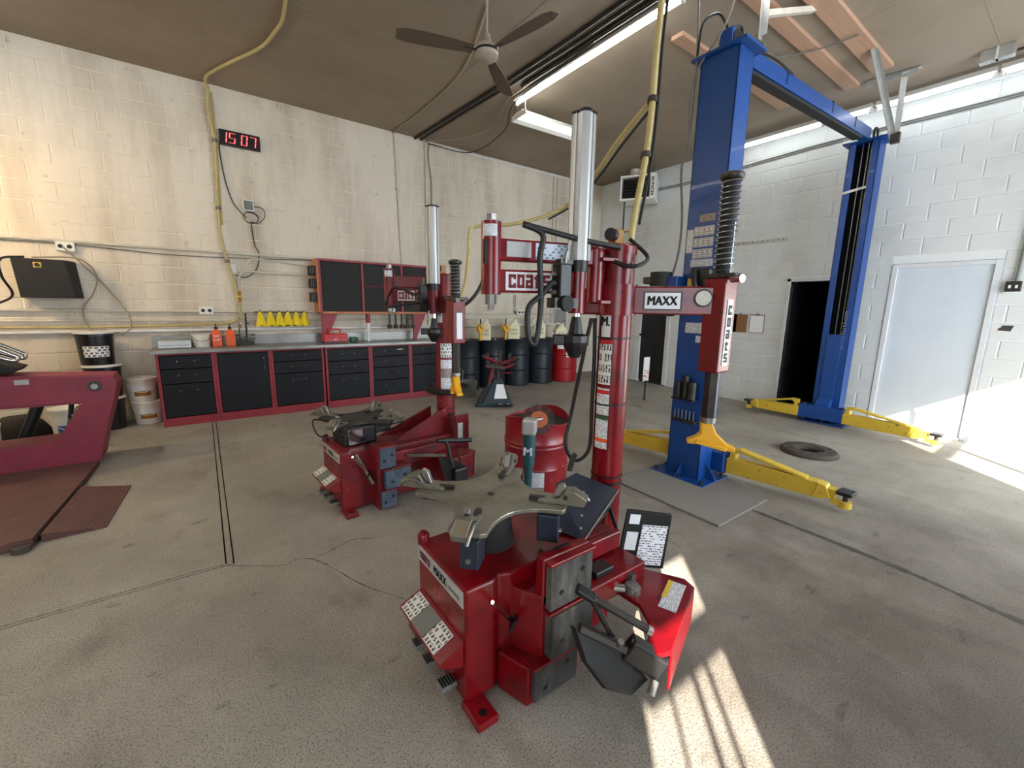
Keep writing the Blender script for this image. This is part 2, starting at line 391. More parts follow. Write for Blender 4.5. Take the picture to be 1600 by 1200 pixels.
ribbon('crack', [(3.31, 1.36, 0), (3.30, 1.0, 0), (3.285, .66, 0), (3.27, .45, 0), (3.25, .3, 0), (3.215, .12, 0), (3.20, 0, 0), (3.16, -.4, 0)], .045, 'groove', floor)

ceiling = struct(B(XL, YB, ZC, XW+.2, YW+.2, ZC+.15).build('ceiling', 'ceiling'))
for x in (-2.2, .25, 2.69, 5.13):                              # sheet seams under the ceiling
    B(x-.004, YB, ZC-.0025, x+.004, YW, ZC+.01).build('seam', 'ceiling', ceiling)
for y in (1.0, 4.66): B(XL, y-.004, ZC-.0025, XW, y+.004, ZC+.01).build('seam', 'ceiling', ceiling)

def wall_grid(name, mk, rng, holes, m):
    """solid wall with rectangular holes; mk(u0,z0,u1,z1,g) adds one box"""
    us = sorted({rng[0], rng[1], *[h[0] for h in holes], *[h[1] for h in holes]}); zs = sorted({-.1, ZC, *[h[2] for h in holes], *[h[3] for h in holes]})
    g = G()
    for u0, u1 in zip(us, us[1:]):
        for z0, z1 in zip(zs, zs[1:]):
            uc, zc = (u0+u1)/2, (z0+z1)/2
            if any(h[0] < uc < h[1] and h[2] < zc < h[3] for h in holes): continue
            mk(u0, z0, u1, z1, g)
    return struct(g.build(name, m))
wall_left = wall_grid('wall_left', lambda a, b, c, d, g: g.box(a, YW+.006, b, c, YW+.2, d), (XL, XW+.2), [], 'mortar_cream')
RH = [(.74, 1.70, -.1, 2.14), (2.26, 2.87, -.1, 1.965), (4.93, 5.64, -.1, 1.97)]
wall_right = wall_grid('wall_right', lambda a, b, c, d, g: g.box(XW+.006, a, b, XW+.2, c, d), (YB, YW), RH, 'mortar_white')
BHOLES = [(2.6, 6.9, .12, 2.98), (-2.5, -1.93, 1.55, 2.80)]
wall_rear = wall_grid('wall_rear', lambda a, b, c, d, g: g.box(a, YB-.02, b, c, YB, d), (XL, XW+.2), BHOLES, 'render_plain')
wall_side = struct(B(XL-.2, YB, -.1, XL, YW+.2, ZC).build('wall_side', 'render_plain'))

def lay_blocks(wall, m, plane, u0, u1, zph, joint, holes, hidden):
    """running-bond block faces: the 300 that show largest are parts, the rest one joined part"""
    shared = {}; cand = []
    k0 = int(math.floor((0-zph)/BH))
    for k in range(k0, 24):
        z0 = max(zph+k*BH, 0.0); z1 = min(zph+(k+1)*BH, ZC-.004)
        if z1-z0 < .03: continue
        ph = joint + (BL/2 if k % 2 else 0)
        n0 = int(math.floor((u0-ph)/BL))
        for n in range(n0, int((u1-ph)/BL)+2):
            a, b = max(ph+n*BL, u0), min(ph+(n+1)*BL, u1)
            if b-a < .03: continue
            cuts = [(a, b)]
            for h in holes:
                if h[2] < (z0+z1)/2 < h[3]+.05:
                    nc = []
                    for p, q in cuts:
                        if q <= h[0] or p >= h[1]: nc.append((p, q))
                        else:
                            if p < h[0]: nc.append((p, h[0]))
                            if q > h[1]: nc.append((h[1], q))
                    cuts = nc
            for p, q in cuts:
                if q-p > .03: cand.append((p, q, z0, z1))
    def area(c):
        p, q, z0, z1 = c; pts = []
        for u, z in ((p, z0), (q, z0), (q, z1), (p, z1)):
            s = screen((u, YW, z) if plane == 'y' else (XW, u, z))
            if s is None: return 0
            pts.append(s)
        if not all(-30 < s[0] < 1630 and -30 < s[1] < 1230 for s in pts): return .01
        A = abs(sum(pts[i][0]*pts[i-1][1]-pts[i-1][0]*pts[i][1] for i in range(4)))/2
        return A*(.05 if hidden((p+q)/2, (z0+z1)/2) else 1)
    cand.sort(key=area, reverse=True)
    def add(g, p, q, z0, z1, o=(0, 0)):
        e = GAP/2; p += e-o[0]; q -= e+o[0]; z0 += e-o[1]; z1 -= e+o[1]; i = .006
        if plane == 'y':
            f = lambda u, v, z: (u, YW+v, z)
        else:
            f = lambda u, v, z: (XW+v, u, z)
        vs = [f(p, .03, z0), f(q, .03, z0), f(q, .03, z1), f(p, .03, z1), f(p, .004, z0), f(q, .004, z0), f(q, .004, z1), f(p, .004, z1),
              f(p+i, 0, z0+i), f(q-i, 0, z0+i), f(q-i, 0, z1-i), f(p+i, 0, z1-i)]
        fs = [(8, 9, 10, 11), (4, 5, 9, 8), (5, 6, 10, 9), (6, 7, 11, 10), (7, 4, 8, 11), (0, 1, 5, 4), (1, 2, 6, 5), (2, 3, 7, 6), (3, 0, 4, 7)]
        g.add(vs, fs if plane == 'y' else [x[::-1] for x in fs])
    rest = G()
    for i, (p, q, z0, z1) in enumerate(cand):
        if i >= 300: add(rest, p, q, z0, z1); continue
        key = (round(q-p, 3), round(z1-z0, 3))
        if key not in shared:
            g = G(); add(g, -(q-p)/2, (q-p)/2, -(z1-z0)/2, (z1-z0)/2); shared[key] = g.mesh('block', m, fix=False)
        o = bpy.data.objects.new('block', shared[key]); sc.collection.objects.link(o); o.parent = wall
        dd = random.uniform(-.0012, .0012)
        o.location = ((p+q)/2, dd, (z0+z1)/2) if plane == 'y' else (dd, (p+q)/2, (z0+z1)/2)
    if rest.v:
        o = rest.build('far_blocks', m, wall, fix=False); o['kind'] = 'stuff'
lay_blocks(wall_left, 'block_cream', 'y', -2.6, XW, 3.974-19*BH, .481, [], lambda u, z: (u > -.5 and u < 3.3 and z < 1.0) or (1.35 < u < 2.9 and 1.35 < z < 2.1) or (3.6 < u < 6 and z < .9))
lay_blocks(wall_right, 'block_white', 'x', -.6, YW, 3.663-18*BH, 1.657, RH, lambda u, z: False)

# door_1: flush white steel door in a painted frame
door_1 = struct(B(XW+.012, .80, .02, XW+.05, 1.645, 2.085).build('door_1', 'door_white'))
g = G().box(XW-.012, .745, 0, XW+.05, .80, 2.135).box(XW-.012, 1.645, 0, XW+.05, 1.70, 2.135).box(XW-.012, .80, 2.085, XW+.05, 1.645, 2.135)
g.build('door_frame', 'frame_white', door_1, bevel=.004)
for z in (.3, 1.05, 1.8): G().cyl((XW+.004, 1.652, z), (XW+.004, 1.652, z+.1), .008, n=10).build('hinge', 'frame_white', door_1)
# doorway to an unlit store behind the lift post
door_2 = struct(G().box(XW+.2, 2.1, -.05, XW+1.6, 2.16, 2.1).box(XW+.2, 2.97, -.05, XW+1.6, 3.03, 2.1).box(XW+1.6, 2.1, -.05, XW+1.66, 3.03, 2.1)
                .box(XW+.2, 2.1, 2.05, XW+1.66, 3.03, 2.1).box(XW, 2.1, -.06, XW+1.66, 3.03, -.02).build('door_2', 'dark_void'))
g = G().box(XW-.012, 2.87, 0, XW+.19, 2.92, 2.01).box(XW-.012, 2.21, 0, XW+.19, 2.26, 2.01).box(XW-.012, 2.21, 1.965, XW+.19, 2.92, 2.01)
g.build('door_frame', 'frame_white', door_2, bevel=.004)
g = G().box(XW+.02, 2.84, .02, XW+.6, 2.865, 1.93)
g.build('door_leaf', 'black_door', door_2)
# door_3: scuffed black door by the corner
door_3 = struct(B(XW+.03, 4.985, .05, XW+.07, 5.585, 1.90).build('door_3', 'black_door'))
for z0, z1 in ((.18, .78), (.92, 1.78)):
    for y0, y1 in ((5.04, 5.26), (5.31, 5.53)): B(XW+.024, y0, z0, XW+.04, y1, z1).build('panel', 'black_door', door_3, bevel=.006)
g = G().box(XW-.02, 4.90, .03, XW+.08, 4.985, 1.98).box(XW-.02, 5.585, .03, XW+.08, 5.72, 1.98).box(XW-.02, 4.985, 1.90, XW+.08, 5.585, 1.98)
g.build('door_frame', 'frame_white', door_3, bevel=.005)
B(XW+.1, 4.8, -.1, XW+.14, 5.8, 2.1).build('door_light_stop', 'dark_void', door_3)  # unseen dark sheet added to stop light leaking under the door
G().cyl((XW-.04, 5.545, 1.0), (XW+.03, 5.545, 1.0), .026, n=14).build('door_knob', 'steel_dark', door_3, smooth=40)

# assumed glazed overhead door and narrow window in the wall behind the camera (the sun comes through these)
window_1 = struct(G().box(3.135, YB-.06, .12, 3.185, YB-.02, 2.98).box(4.6, YB-.06, .12, 4.65, YB-.02, 2.98).build('window_1', 'galvanised'))
for z in (2.38, 1.55, .8): B(2.6, YB-.06, z, 6.9, YB-.02, z+.075).build('rail', 'galvanised', window_1)
window_2 = struct(G().box(-2.5, YB-.06, 2.42, -1.93, YB-.02, 2.52).box(-2.5, YB-.06, 2.76, -1.93, YB-.02, 2.80).build('window_2', 'galvanised'))
G().tube([(-2.37, YB-.04, 1.55), (-2.36, YB-.04, 2.42)], .008).box(-2.21, YB-.05, 1.55, -2.195, YB-.03, 2.42).box(-2.11, YB-.05, 1.55, -2.10, YB-.03, 2.42).build('glazing_bar', 'galvanised', window_2)
# ================================================================= ceiling things
def strip_light(p, q, label, group, tubes=1, glow='glow_tube', hood=.10):
    p = Vector(p); q = Vector(q); d = (q-p).normalized(); a = Vector((-d.y, d.x, 0)); L = (q-p).length
    t = thing('strip_light', label, 'light', p, math.atan2(d.y, d.x), group)
    # local x along the lamp
    g = G().prism([(-hood/2, 0), (hood/2, 0), (hood/2*.6, .055), (-hood/2*.6, .055)], (0, 0, 0), (0, 1, 0), (0, 0, 1), (1, 0, 0), L)
    g.build('housing', 'white_paint', t)
    for k in range(tubes):
        y = 0 if tubes == 1 else (k-(tubes-1)/2)*.05
        G().cyl((.04, y, -.022), (L-.04, y, -.022), .016, n=10).build('tube', glow, t, smooth=60)
    for x in (0, L-.02): B(x, -.02, -.045, x+.02, .02, .0).build('lamp_holder', 'white_plastic', t)
    return t
MATS['glow_tube'].node_tree.nodes['Principled BSDF'].inputs['Emission Strength'].default_value = 34
strip_light((3.50, 2.45, ZC-.058), (3.50, 4.80, ZC-.058), 'long single tube strip light on ceiling beside the black wiring run', 'ceiling strip lights', 1)
strip_light((3.50, -.1, ZC-.058), (3.50, 2.30, ZC-.058), 'added unseen single tube strip light continuing the ceiling row past the hanging hose', 'ceiling strip lights', 1)  # unseen continuation of the row, added for more room light
for i, (y0, y1, z, lb) in enumerate(((2.62, 3.86, 4.05, 'tube strip light above block wall, half hidden by the blue crossbeam'),
                                 (2.10, 2.58, 4.05, 'short tube strip light above block wall, beside the angled steel struts'),
                                 (1.05, 2.06, 4.05, 'tube strip light above block wall, in the middle of its row'), (-.2, 1.02, 4.05, 'tube strip light above block wall, at the frame edge by the grey box'))):
    strip_light((7.08, y0, z), (7.08, y1, z), lb, 'strip lights along the white wall', 1, 'glow_cove', hood=.14)
for x, y in ((-1.8, 3.9), (-1.8, .6)):  # unseen strips added to brighten this side of the room
    strip_light((x, y, ZC-.058), (x, y+2.4, ZC-.058), 'added unseen two-tube strip light on ceiling over the drive-on rack' if y > 2 else 'added unseen two-tube strip light on ceiling over the open floor before the rack', 'ceiling strip lights', 2)

# suspended two-tube shop light
t = thing('shop_light', 'white hooded shop light with glowing tubes hanging near the ceiling', 'light', (3.40, 4.62, 3.83))
g = G().prism([(-.16, 0), (-.08, .07), (.08, .07), (.16, 0), (.15, 0), (.075, .062), (-.075, .062), (-.15, 0)], (0, 0, 0), (0, 1, 0), (0, 0, 1), (1, 0, 0), 1.12)
g.box(0, -.15, 0, .01, .15, .055).box(1.11, -.15, 0, 1.12, .15, .055); g.build('hood', 'white_paint', t)
for y in (-.075, 0, .075): G().cyl((.04, y, .03), (1.08, y, .03), .014, n=10).build('tube', 'glow_warm', t, smooth=60)
MATS['glow_warm'].node_tree.nodes['Principled BSDF'].inputs['Emission Strength'].default_value = 1.4
for x in (.1, 1.0): G().tube([(x, 0, .07), (x, 0, .32)], .004, 6).build('hanging_chain', 'steel', t)
t.rotation_euler = (0, 0, math.radians(-2))

# ceiling fan
t = thing('ceiling_fan', 'three-bladed industrial ceiling fan on a thin down rod', 'fan', (2.19, 3.45, 3.66))
G().cyl((0, 0, .10), (0, 0, ZC-3.66), .009, n=10).build('rod', 'fan_cream', t, smooth=60)
G().lathe([(0, ZC-3.66-.001), (.06, ZC-3.66-.002), (.05, ZC-3.66-.06), (.012, ZC-3.66-.09)], n=20).build('ceiling_cup', 'fan_cream', t, smooth=40)
G().lathe([(0, -.055), (.07, -.05), (.098, -.025), (.10, 0)], n=28).build('motor_cap', 'fan_cream', t, smooth=40)
G().lathe([(.102, 0), (.102, .018)], n=28).build('motor_band', 'black', t, smooth=40)
G().lathe([(.10, .018), (.098, .045), (.06, .065), (.045, .07), (.03, .14), (.012, .16)], n=28).build('motor_housing', 'fan_cream', t, smooth=40)
for ang in (163, 279, 40):
    a = math.radians(ang); g = G()
    P = [(.12, .045), (.3, .07), (.5, .085), (.68, .08), (.755, .05)]
    top = []; bot = []
    for r, wd in P:
        droop = -.01*(r/.7)**2
        top.append((r, wd, droop+.012)); bot.append((r, -wd*.75, droop-.012))
    vs = []
    for q in top+bot[::-1]: vs.append((q[0]*math.cos(a)-q[1]*math.sin(a), q[0]*math.sin(a)+q[1]*math.cos(a), q[2]+.01))
    n = len(vs); g.add(vs + [(x, y, z+.004) for x, y, z in vs], [(i, 2*len(P)-1-i, 2*len(P)-2-i, i+1) for i in range(len(P)-1)] +
          [(n+i, n+i+1, n+2*len(P)-2-i, n+2*len(P)-1-i) for i in range(len(P)-1)] + [(i, (i+1) % n, n+(i+1) % n, n+i) for i in range(n)])
    b = g.build('blade', 'fan_brown', t)
    G().bar((.08*math.cos(a), .08*math.sin(a), .012), (.2*math.cos(a), .2*math.sin(a), .012), .03, .006).build('blade_arm', 'steel_dark', b)

# bare timber boards screwed to the ceiling
for x0, x1, y0, y1, lb in ((3.98, 6.36, 2.77, 2.90, 'bare timber board on ceiling crossed by the top of the blue post'),
                           (3.6, 6.45, 2.07, 2.21, 'bare timber board on ceiling between the two other boards above the lift'),
                           (3.6, 6.24, 1.72, 1.90, 'bare timber board on ceiling touching the angled steel struts')):
    o = B(x0, y0, ZC-.04, x1, y1, ZC).build('timber_board', 'wood', bevel=.004); tag(o, lb, 'board', 'timber boards on the ceiling')
# slotted angle-iron door-track hangers
def angle_bar(p, q, wd=.04, nm='bar', par=None, m='galvanised'):
    return G().bar(p, q, wd, .006).bar(Vector(p)+Vector((.0, wd/2, -wd/2)), Vector(q)+Vector((0, wd/2, -wd/2)), .006, wd).build(nm, m, par)
t = thing('track_hanger', 'pair of angled galvanised struts meeting in a V below the ceiling', 'bracket', (0, 0, 0))
angle_bar((5.66, 1.74, 4.14), (6.60, 1.72, 3.52), .05, 'strut', t); angle_bar((6.50, 1.68, 4.14), (6.62, 1.70, 3.50), .05, 'strut', t)
angle_bar((6.46, 2.0, 4.13), (6.52, 1.55, 4.13), .05, 'ceiling_rail', t); B(6.575, 1.66, 3.43, 6.63, 1.74, 3.54).build('end_plate', 'steel_dark', t)
t = thing('track_hanger', 'galvanised hanger of upright and sloping channel above the blue post', 'bracket', (0, 0, 0))
angle_bar((3.72, 1.88, 4.14), (3.735, 1.88, 3.63), .05, 'upright', t); G().bar((3.76, 1.90, 3.79), (4.62, 1.90, 4.14), .05, .04).build('channel', 'conduit', t)
# grey junction box on the ceiling
t = thing('junction_box', 'small galvanised junction box fixed to ceiling above the strip lights', 'junction box', (6.72, 1.02, 4.04))
B(-.05, -.12, 0, .05, .12, .11).build('box', 'galvanised', t, bevel=.006); B(-.055, -.008, 0, .055, .008, .112).build('strap', 'white_paint', t)
G().tube([(.06, -1.6, .06), (.06, -.12, .06)], .014, 8).build('conduit', 'steel_dark', t, smooth=60)

# wiring run across the ceiling
def cable(name, pts, r, m, label, cat='cable', group=None, n=8, sub=8, parent=None):
    o = G().tube(bez(pts, sub), r, n).build(name, m, parent, smooth=60)
    if parent is None: tag(o, label, cat, group)
    return o
cable('ceiling_conduit', [(3.00, 6.84, 4.13), (3.08, 5.6, 4.13), (3.16, 4.4, 4.13), (3.19, 3.2, 4.13), (3.2, 1, 4.13)], .018, 'black_rough', 'thick black conduit running along ceiling to the wall', 'conduit', sub=3)
cable('ceiling_conduit', [(3.10, 6.84, 4.13), (3.17, 5.6, 4.13), (3.25, 4.4, 4.13), (3.29, 3.2, 4.13), (3.3, 1, 4.13)], .016, 'steel_dark', 'dark steel conduit beside the thick black one on ceiling', 'conduit', sub=3)
cable('ceiling_conduit', [(3.36, 4.5, 4.125), (3.38, 3.2, 4.125), (3.4, 1, 4.125)], .024, 'steel_dark', 'short dark conduit nearest the strip light on ceiling', 'conduit', sub=3)
cable('ceiling_cable', [(2.64, 6.83, 4.13), (2.69, 5.6, 4.135), (2.62, 4.6, 4.135), (2.3, 3.62, 4.135)], .010, 'cable_tan', 'pale cable stapled across ceiling from wall to fan')
cable('ceiling_cable', [(3.16, 6.8, 4.11), (3.45, 6.1, 4.02), (3.6, 5.5, 4.05), (3.42, 4.9, 4.12), (3.38, 4.4, 4.11)], .009, 'cable_tan', 'loose pale cable looping under ceiling near the shop light')
cable('ceiling_cable', [(3.2, 6.8, 4.09), (3.7, 6.3, 3.93), (3.72, 5.4, 3.98), (3.5, 4.9, 4.08), (3.44, 4.3, 4.10), (3.42, 3.4, 4.09)], .008, 'cable_dark', 'loose dark cable swagged under ceiling near the shop light')
cable('ceiling_cable', [(2.28, 3.40, 4.14), (2.35, 3.15, 4.06), (2.55, 2.95, 4.05), (2.75, 2.95, 4.13)], .007, 'cable_dark', 'dark cable drooping from ceiling beside the fan rod')
cable('pull_string', [(3.62, 5.0, 4.14), (3.62, 5.0, 3.95)], .006, 'cable_dark', 'short pull string hanging from ceiling by the shop light', 'pull string', sub=2)
cable('ceiling_cable', [(4.6, 2.35, 4.14), (5.0, 2.4, 4.10), (5.2, 2.1, 4.09), (5.25, 1.75, 4.09)], .008, 'cable_grey', 'grey cable crossing under the ceiling boards')
# ================================================================= workbench wall
FB = .045                                   # floor level at the bench front
def cabinet(x0, x1, rows, label):
    """red-framed steel cabinet; rows = drawer/door heights from the top"""
    t = thing('bench_cabinet', label, 'cabinet', ((x0+x1)/2, 6.30, fz(6.3)), 0, 'cabinets under the workbench')
    h = (x1-x0)/2; f = .028; H = .869
    g = G().box(-h, .0, .10, -h+f, .5, H-.02).box(h-f, 0, .10, h, .5, H-.02).box(-h, 0, H-.02, h, .5, H).box(-h, 0, 0, h, .5, .10).box(-h+f, .48, .1, h-f, .5, H-.02)
    g.build('frame', 'red_frame', t)
    z = H-.025; tot = sum(r for r, _ in rows); k = (z-.105)/tot
    for r, hd in rows:
        z0 = z-r*k
        d = B(-h+f+.004, .004, z0+.004, h-f-.004, .03, z-.004).build('drawer' if r < .5 else 'cabinet_door', 'dark_panel', t, bevel=.004)
        if hd:
            zc = z-min(.09, r*k*.45)
            if hd == 'v':
                g = G().tube([(h-f-.05, .004, zc-.12), (h-f-.05, -.03, zc-.11), (h-f-.05, -.03, zc+.01), (h-f-.05, .004, zc+.02)], .006, 6)
            else:
                g = G().tube([(-.085, .004, zc), (-.08, -.028, zc), (.08, -.028, zc), (.085, .004, zc)], .007, 6)
            g.build('handle', 'black', d, smooth=60)
            for sx in ((-.082, zc), (.082, zc)) if hd != 'v' else ((h-f-.05, zc-.115), (h-f-.05, zc+.015)):
                G().cyl((sx[0], .005, sx[1]), (sx[0], -.002, sx[1]), .011, n=10).build('handle_foot', 'steel', d)
        z = z0
    return t
cabinet(-.485, .068, [(.18, 1), (.2, 1), (.45, 1)], 'dark drawer cabinet at the bench end beside the white pails')
cabinet(.070, .675, [(.83, 'v')], 'dark cabinet with one plain door and upright pull under the orange jugs')
cabinet(.677, 1.325, [(.16, 1), (.18, 1), (.49, 1)], 'dark drawer cabinet under the yellow gloves')
cabinet(1.345, 1.975, [(.2, 1), (.22, 1), (.42, 1)], 'dark cabinet of three drawers under the red case')
cabinet(1.977, 2.60, [(.16, 1), (.19, 1), (.22, 1), (.26, 1)], 'dark cabinet of four drawers with a paper scrap on top drawer')
cabinet(2.602, 3.22, [(.16, 1), (.19, 1), (.48, 1)], 'dark drawer cabinet partly behind the far tyre changer column')
o = G().add([(2.38, 6.29, .855), (2.43, 6.283, .862), (2.49, 6.286, .858), (2.47, 6.296, .846), (2.40, 6.296, .842)], [(0, 1, 2, 3, 4)]).build('paper_scrap', 'paper'); tag(o, 'torn white paper scrap stuck on a drawer front', 'paper')
t = thing('worktop', 'long steel worktop with upstand running over all cabinets', 'worktop', (0, 0, 0))
B(-.53, 6.255, .925, 3.30, 6.80, .965).build('top', 'bench_steel', t, bevel=.004); B(-.53, 6.79, .965, 3.30, 6.815, 1.09).build('upstand', 'bench_steel', t)
ZT = .966
# things on the worktop
o = B(-.46, 6.46, ZT, -.14, 6.70, ZT+.10).build('metal_tray', 'galvanised', bevel=.01); tag(o, 'shallow galvanised metal tin at the worktop end', 'tin')
B(-.45, 6.455, ZT+.035, -.15, 6.46, ZT+.045).build('rim', 'steel', o)
t = thing('paint_bucket', 'stained white bucket with wire bail on worktop', 'bucket', (-.03, 6.62, ZT))
G().lathe([(.085, 0), (.105, .16), (.112, .165), (.10, .165), (.08, .01)], n=24).build('body', 'pail_white', t, smooth=40)
G().tube(bez([(-.108, 0, .15), (-.07, -.10, .10), (0, -.13, .075), (.07, -.10, .10), (.108, 0, .15)], 5), .004, 6).build('bail', 'steel', t)
def soap_jug(x, y, label):
    t = thing('pump_jug', label, 'jug', (x, y, ZT), 0, 'orange pump jugs')
    G().lathe([(.0, 0), (.066, 0), (.07, .02), (.07, .17), (.055, .2), (.025, .215), (.025, .225)], n=4, a0=PI/4, a1=PI/4+2*PI).build('bottle', 'orange_jug', t, bevel=.012)
    G().cyl((0, 0, .22), (0, 0, .25), .02, n=12).build('collar', 'black', t); G().tube([(0, 0, .24), (0, 0, .285), (-.0, -.05, .285)], .007, 6).build('pump', 'black', t)
    return t
j = soap_jug(.125, 6.56, 'orange pump jug with a white printed scrawl'); text('Fast', 'text_white', j, (-.035, -.052, .12), (1, 0, .15), (0, 0, 1), .03, fit=.06); text('Orange', 'text_white', j, (-.037, -.052, .07), (1, 0, .15), (0, 0, 1), .03, fit=.07)
soap_jug(.27, 6.56, 'plain orange pump jug beside the bench tap')
# tap cluster
t = thing('parts_tap', 'tangle of chrome tap and air fittings above the worktop', 'tap', (.44, 6.68, ZT))
G().tube(bez([(-.06, .05, .04), (-.06, 0, .18), (-.05, -.03, .30), (-.03, -.02, .22)], 5), .010, 8).build('spout', 'chrome', t, smooth=60)
G().tube([(-.1, .05, .08), (.12, .05, .08)], .014, 8).build('valve_body', 'steel', t); G().tube([(.02, .06, .02), (.03, .04, .42)], .012, 8).build('riser', 'steel_dark', t)
for x, z in ((-.09, .12), (.09, .12), (.04, .27)): G().lathe([(.0, 0), (.028, .004), (.028, .016), (0, .02)], (x, .04, z), 10).build('valve_wheel', 'black', t)
B(-.10, .0, .0, .1, .10, .05).build('mount', 'steel_dark', t)
# red case, small green box
t = thing('tool_case', 'bright red tool case with carry handle on worktop', 'tool case', (1.55, 6.56, ZT))
B(-.165, -.06, 0, .165, .08, .13).build('body', 'tool_red', t, bevel=.014)
for x in (-.11, 0, .11): B(x-.042, -.068, .075, x+.042, -.055, .12).build('front_boss', 'tool_red', t, bevel=.005)
B(-.165, -.065, .0, .165, .08, .022).build('base_band', 'black', t)
G().tube(bez([(-.075, 0, .13), (-.07, 0, .185), (0, 0, .195), (.07, 0, .185), (.075, 0, .13)], 5), .012, 8).build('handle', 'tool_red', t, smooth=60)
text('M', 'text_white', t, (-.03, -.063, .035), (1, 0, 0), (0, 0, 1), .026, fit=.05, shear=.2)
t = thing('small_tool', 'small dark green tool lying beside the red case', 'tool', (1.82, 6.55, ZT))
B(-.06, -.04, 0, .05, .04, .075).build('body', 'green_tool', t, bevel=.012); G().cyl((.03, -.05, .035), (.03, .05, .035), .03, n=14).build('motor_end', 'black', t, smooth=50)
t = thing('paper_roll_post', 'white capped post standing on the worktop under the red cabinet', 'post', (2.06, 6.62, ZT))
G().cyl((0, 0, 0), (0, 0, .28), .028, n=14).build('post', 'white_plastic', t, smooth=60); G().cyl((0, 0, .28), (0, 0, .42), .034, n=14).build('cap', 'red_frame', t, smooth=60)
# wall cabinet
t = thing('wall_cabinet', 'open red-framed wall cabinet of three dark bays over the bench', 'cabinet', (1.375, 6.55, 1.385))
W, H, D = 1.66, .765, .29; f = .032
G().box(0, 0, 0, f, D, H).box(W-f, 0, 0, W, D, H).box(f, 0, H-f, W-f, D, H).box(.61-f/2, .0, f, .61+f/2, D, H-f).box(1.22-f/2, 0, f, 1.22+f/2, D, H-f).box(0, D-.01, 0, W, D, H).build('frame', 'red_frame', t, bevel=.003)
B(f, 0, 0, W-f, D, f).build('bottom_rail', 'wood_raw', t, bevel=.003)
for a, b, z0, z1 in ((f+.004, .61-f/2-.004, f, H-f), (.61+f/2+.004, 1.22-f/2-.004, .43, H-f), (1.22+f/2+.004, W-f-.004, .43, H-f), (.61+f/2+.004, 1.22-f/2-.004, f, .40), (1.22+f/2+.004, W-f-.004, f, .40)):
    B(a, .02, z0+.004, b, .035, z1-.004).build('bay_panel', 'black_rough', t)
B(-.02, .0, .02, 0, D, H).build('side_board', 'wood_raw', t)
for x in (.52, 1.13): G().lathe([(0, 0), (.034, 0), (.034, .003), (0, .003)], n=20).build('sticker', 'paper', t, loc=(x+.55, .016, .06)).rotation_euler = (PI/2, 0, 0)
for z in (.60, .42, .23): 
    b = B(-.10, .05, z-.065, -.02, .2, z+.065).build('side_basket', 'black_rough', t, bevel=.008)
    for k in range(3): B(-.095+.028*k, .042, z-.05, -.083+.028*k, .052, z+.05).build('basket_bar', 'steel_dark', b)
for x in (.02, 1.42):
    G().prism([(0, 0), (0, -.42), (.04, -.42), (.22, 0)], (x, .05, 0), (1, 0, 0), (0, 0, 1), (0, 1, 0), .04).build('bracket', 'red_frame', t)
# hanging sockets under it
for i, x in enumerate((2.40, 2.50, 2.60, 2.69, 2.79)):
    t = thing('hanging_air_tool', ['first', 'second', 'third', 'fourth', 'fifth'][i]+' of five dark air tools hanging under the red cabinet, counted from the capped post', 'air tool', (x, 6.62, 1.15), 0, 'air tools under the wall cabinet')
    G().cyl((0, 0, .02), (0, 0, .235), .014, n=10).build('stem', 'steel_dark', t, smooth=60); G().lathe([(0, 0), (.035, .005), (.042, .03), (.03, .06), (.014, .07)], n=14).build('head', 'rust', t, smooth=50)
# yellow rags / gloves drying in a row
rail = G().tube([(.58, 6.80, 1.40), (1.25, 6.80, 1.40)], .007, 6).build('glove_rail', 'steel_dark'); tag(rail, 'thin dark wall rail holding the row of yellow gloves', 'rail')
for i, x in enumerate((.64, .765, .88, .985, 1.09, 1.20)):
    t = thing('yellow_glove', ['first', 'second', 'third', 'fourth', 'fifth', 'last'][i]+' of the row of yellow gloves, counted from the tap side', 'glove', (x, 6.76, 1.215), random.uniform(-.3, .3), 'yellow gloves on a rail')
    pr = []
    g = G(); n = 14
    for z, r in ((0, .062), (.03, .058), (.10, .042), (.16, .022), (.19, .012)):
        for k in range(n):
            a = 2*PI*k/n; rr = r*(1+.22*math.cos(3*a+i)+.1*math.sin(5*a)); pr.append((rr*math.cos(a), rr*.55*math.sin(a), z+(.012*math.sin(4*a+i) if z == 0 else 0)))
    g.add(pr, [(j*n+k, j*n+(k+1) % n, (j+1)*n+(k+1) % n, (j+1)*n+k) for j in range(4) for k in range(n)] + [tuple(range(4*n, 5*n)), tuple(range(n))[::-1]])
    g.build('glove', 'yellow_cloth', t, smooth=60); G().tube([(0, 0, .18), (0, .02, .205)], .008, 6).build('clip', 'black', t)

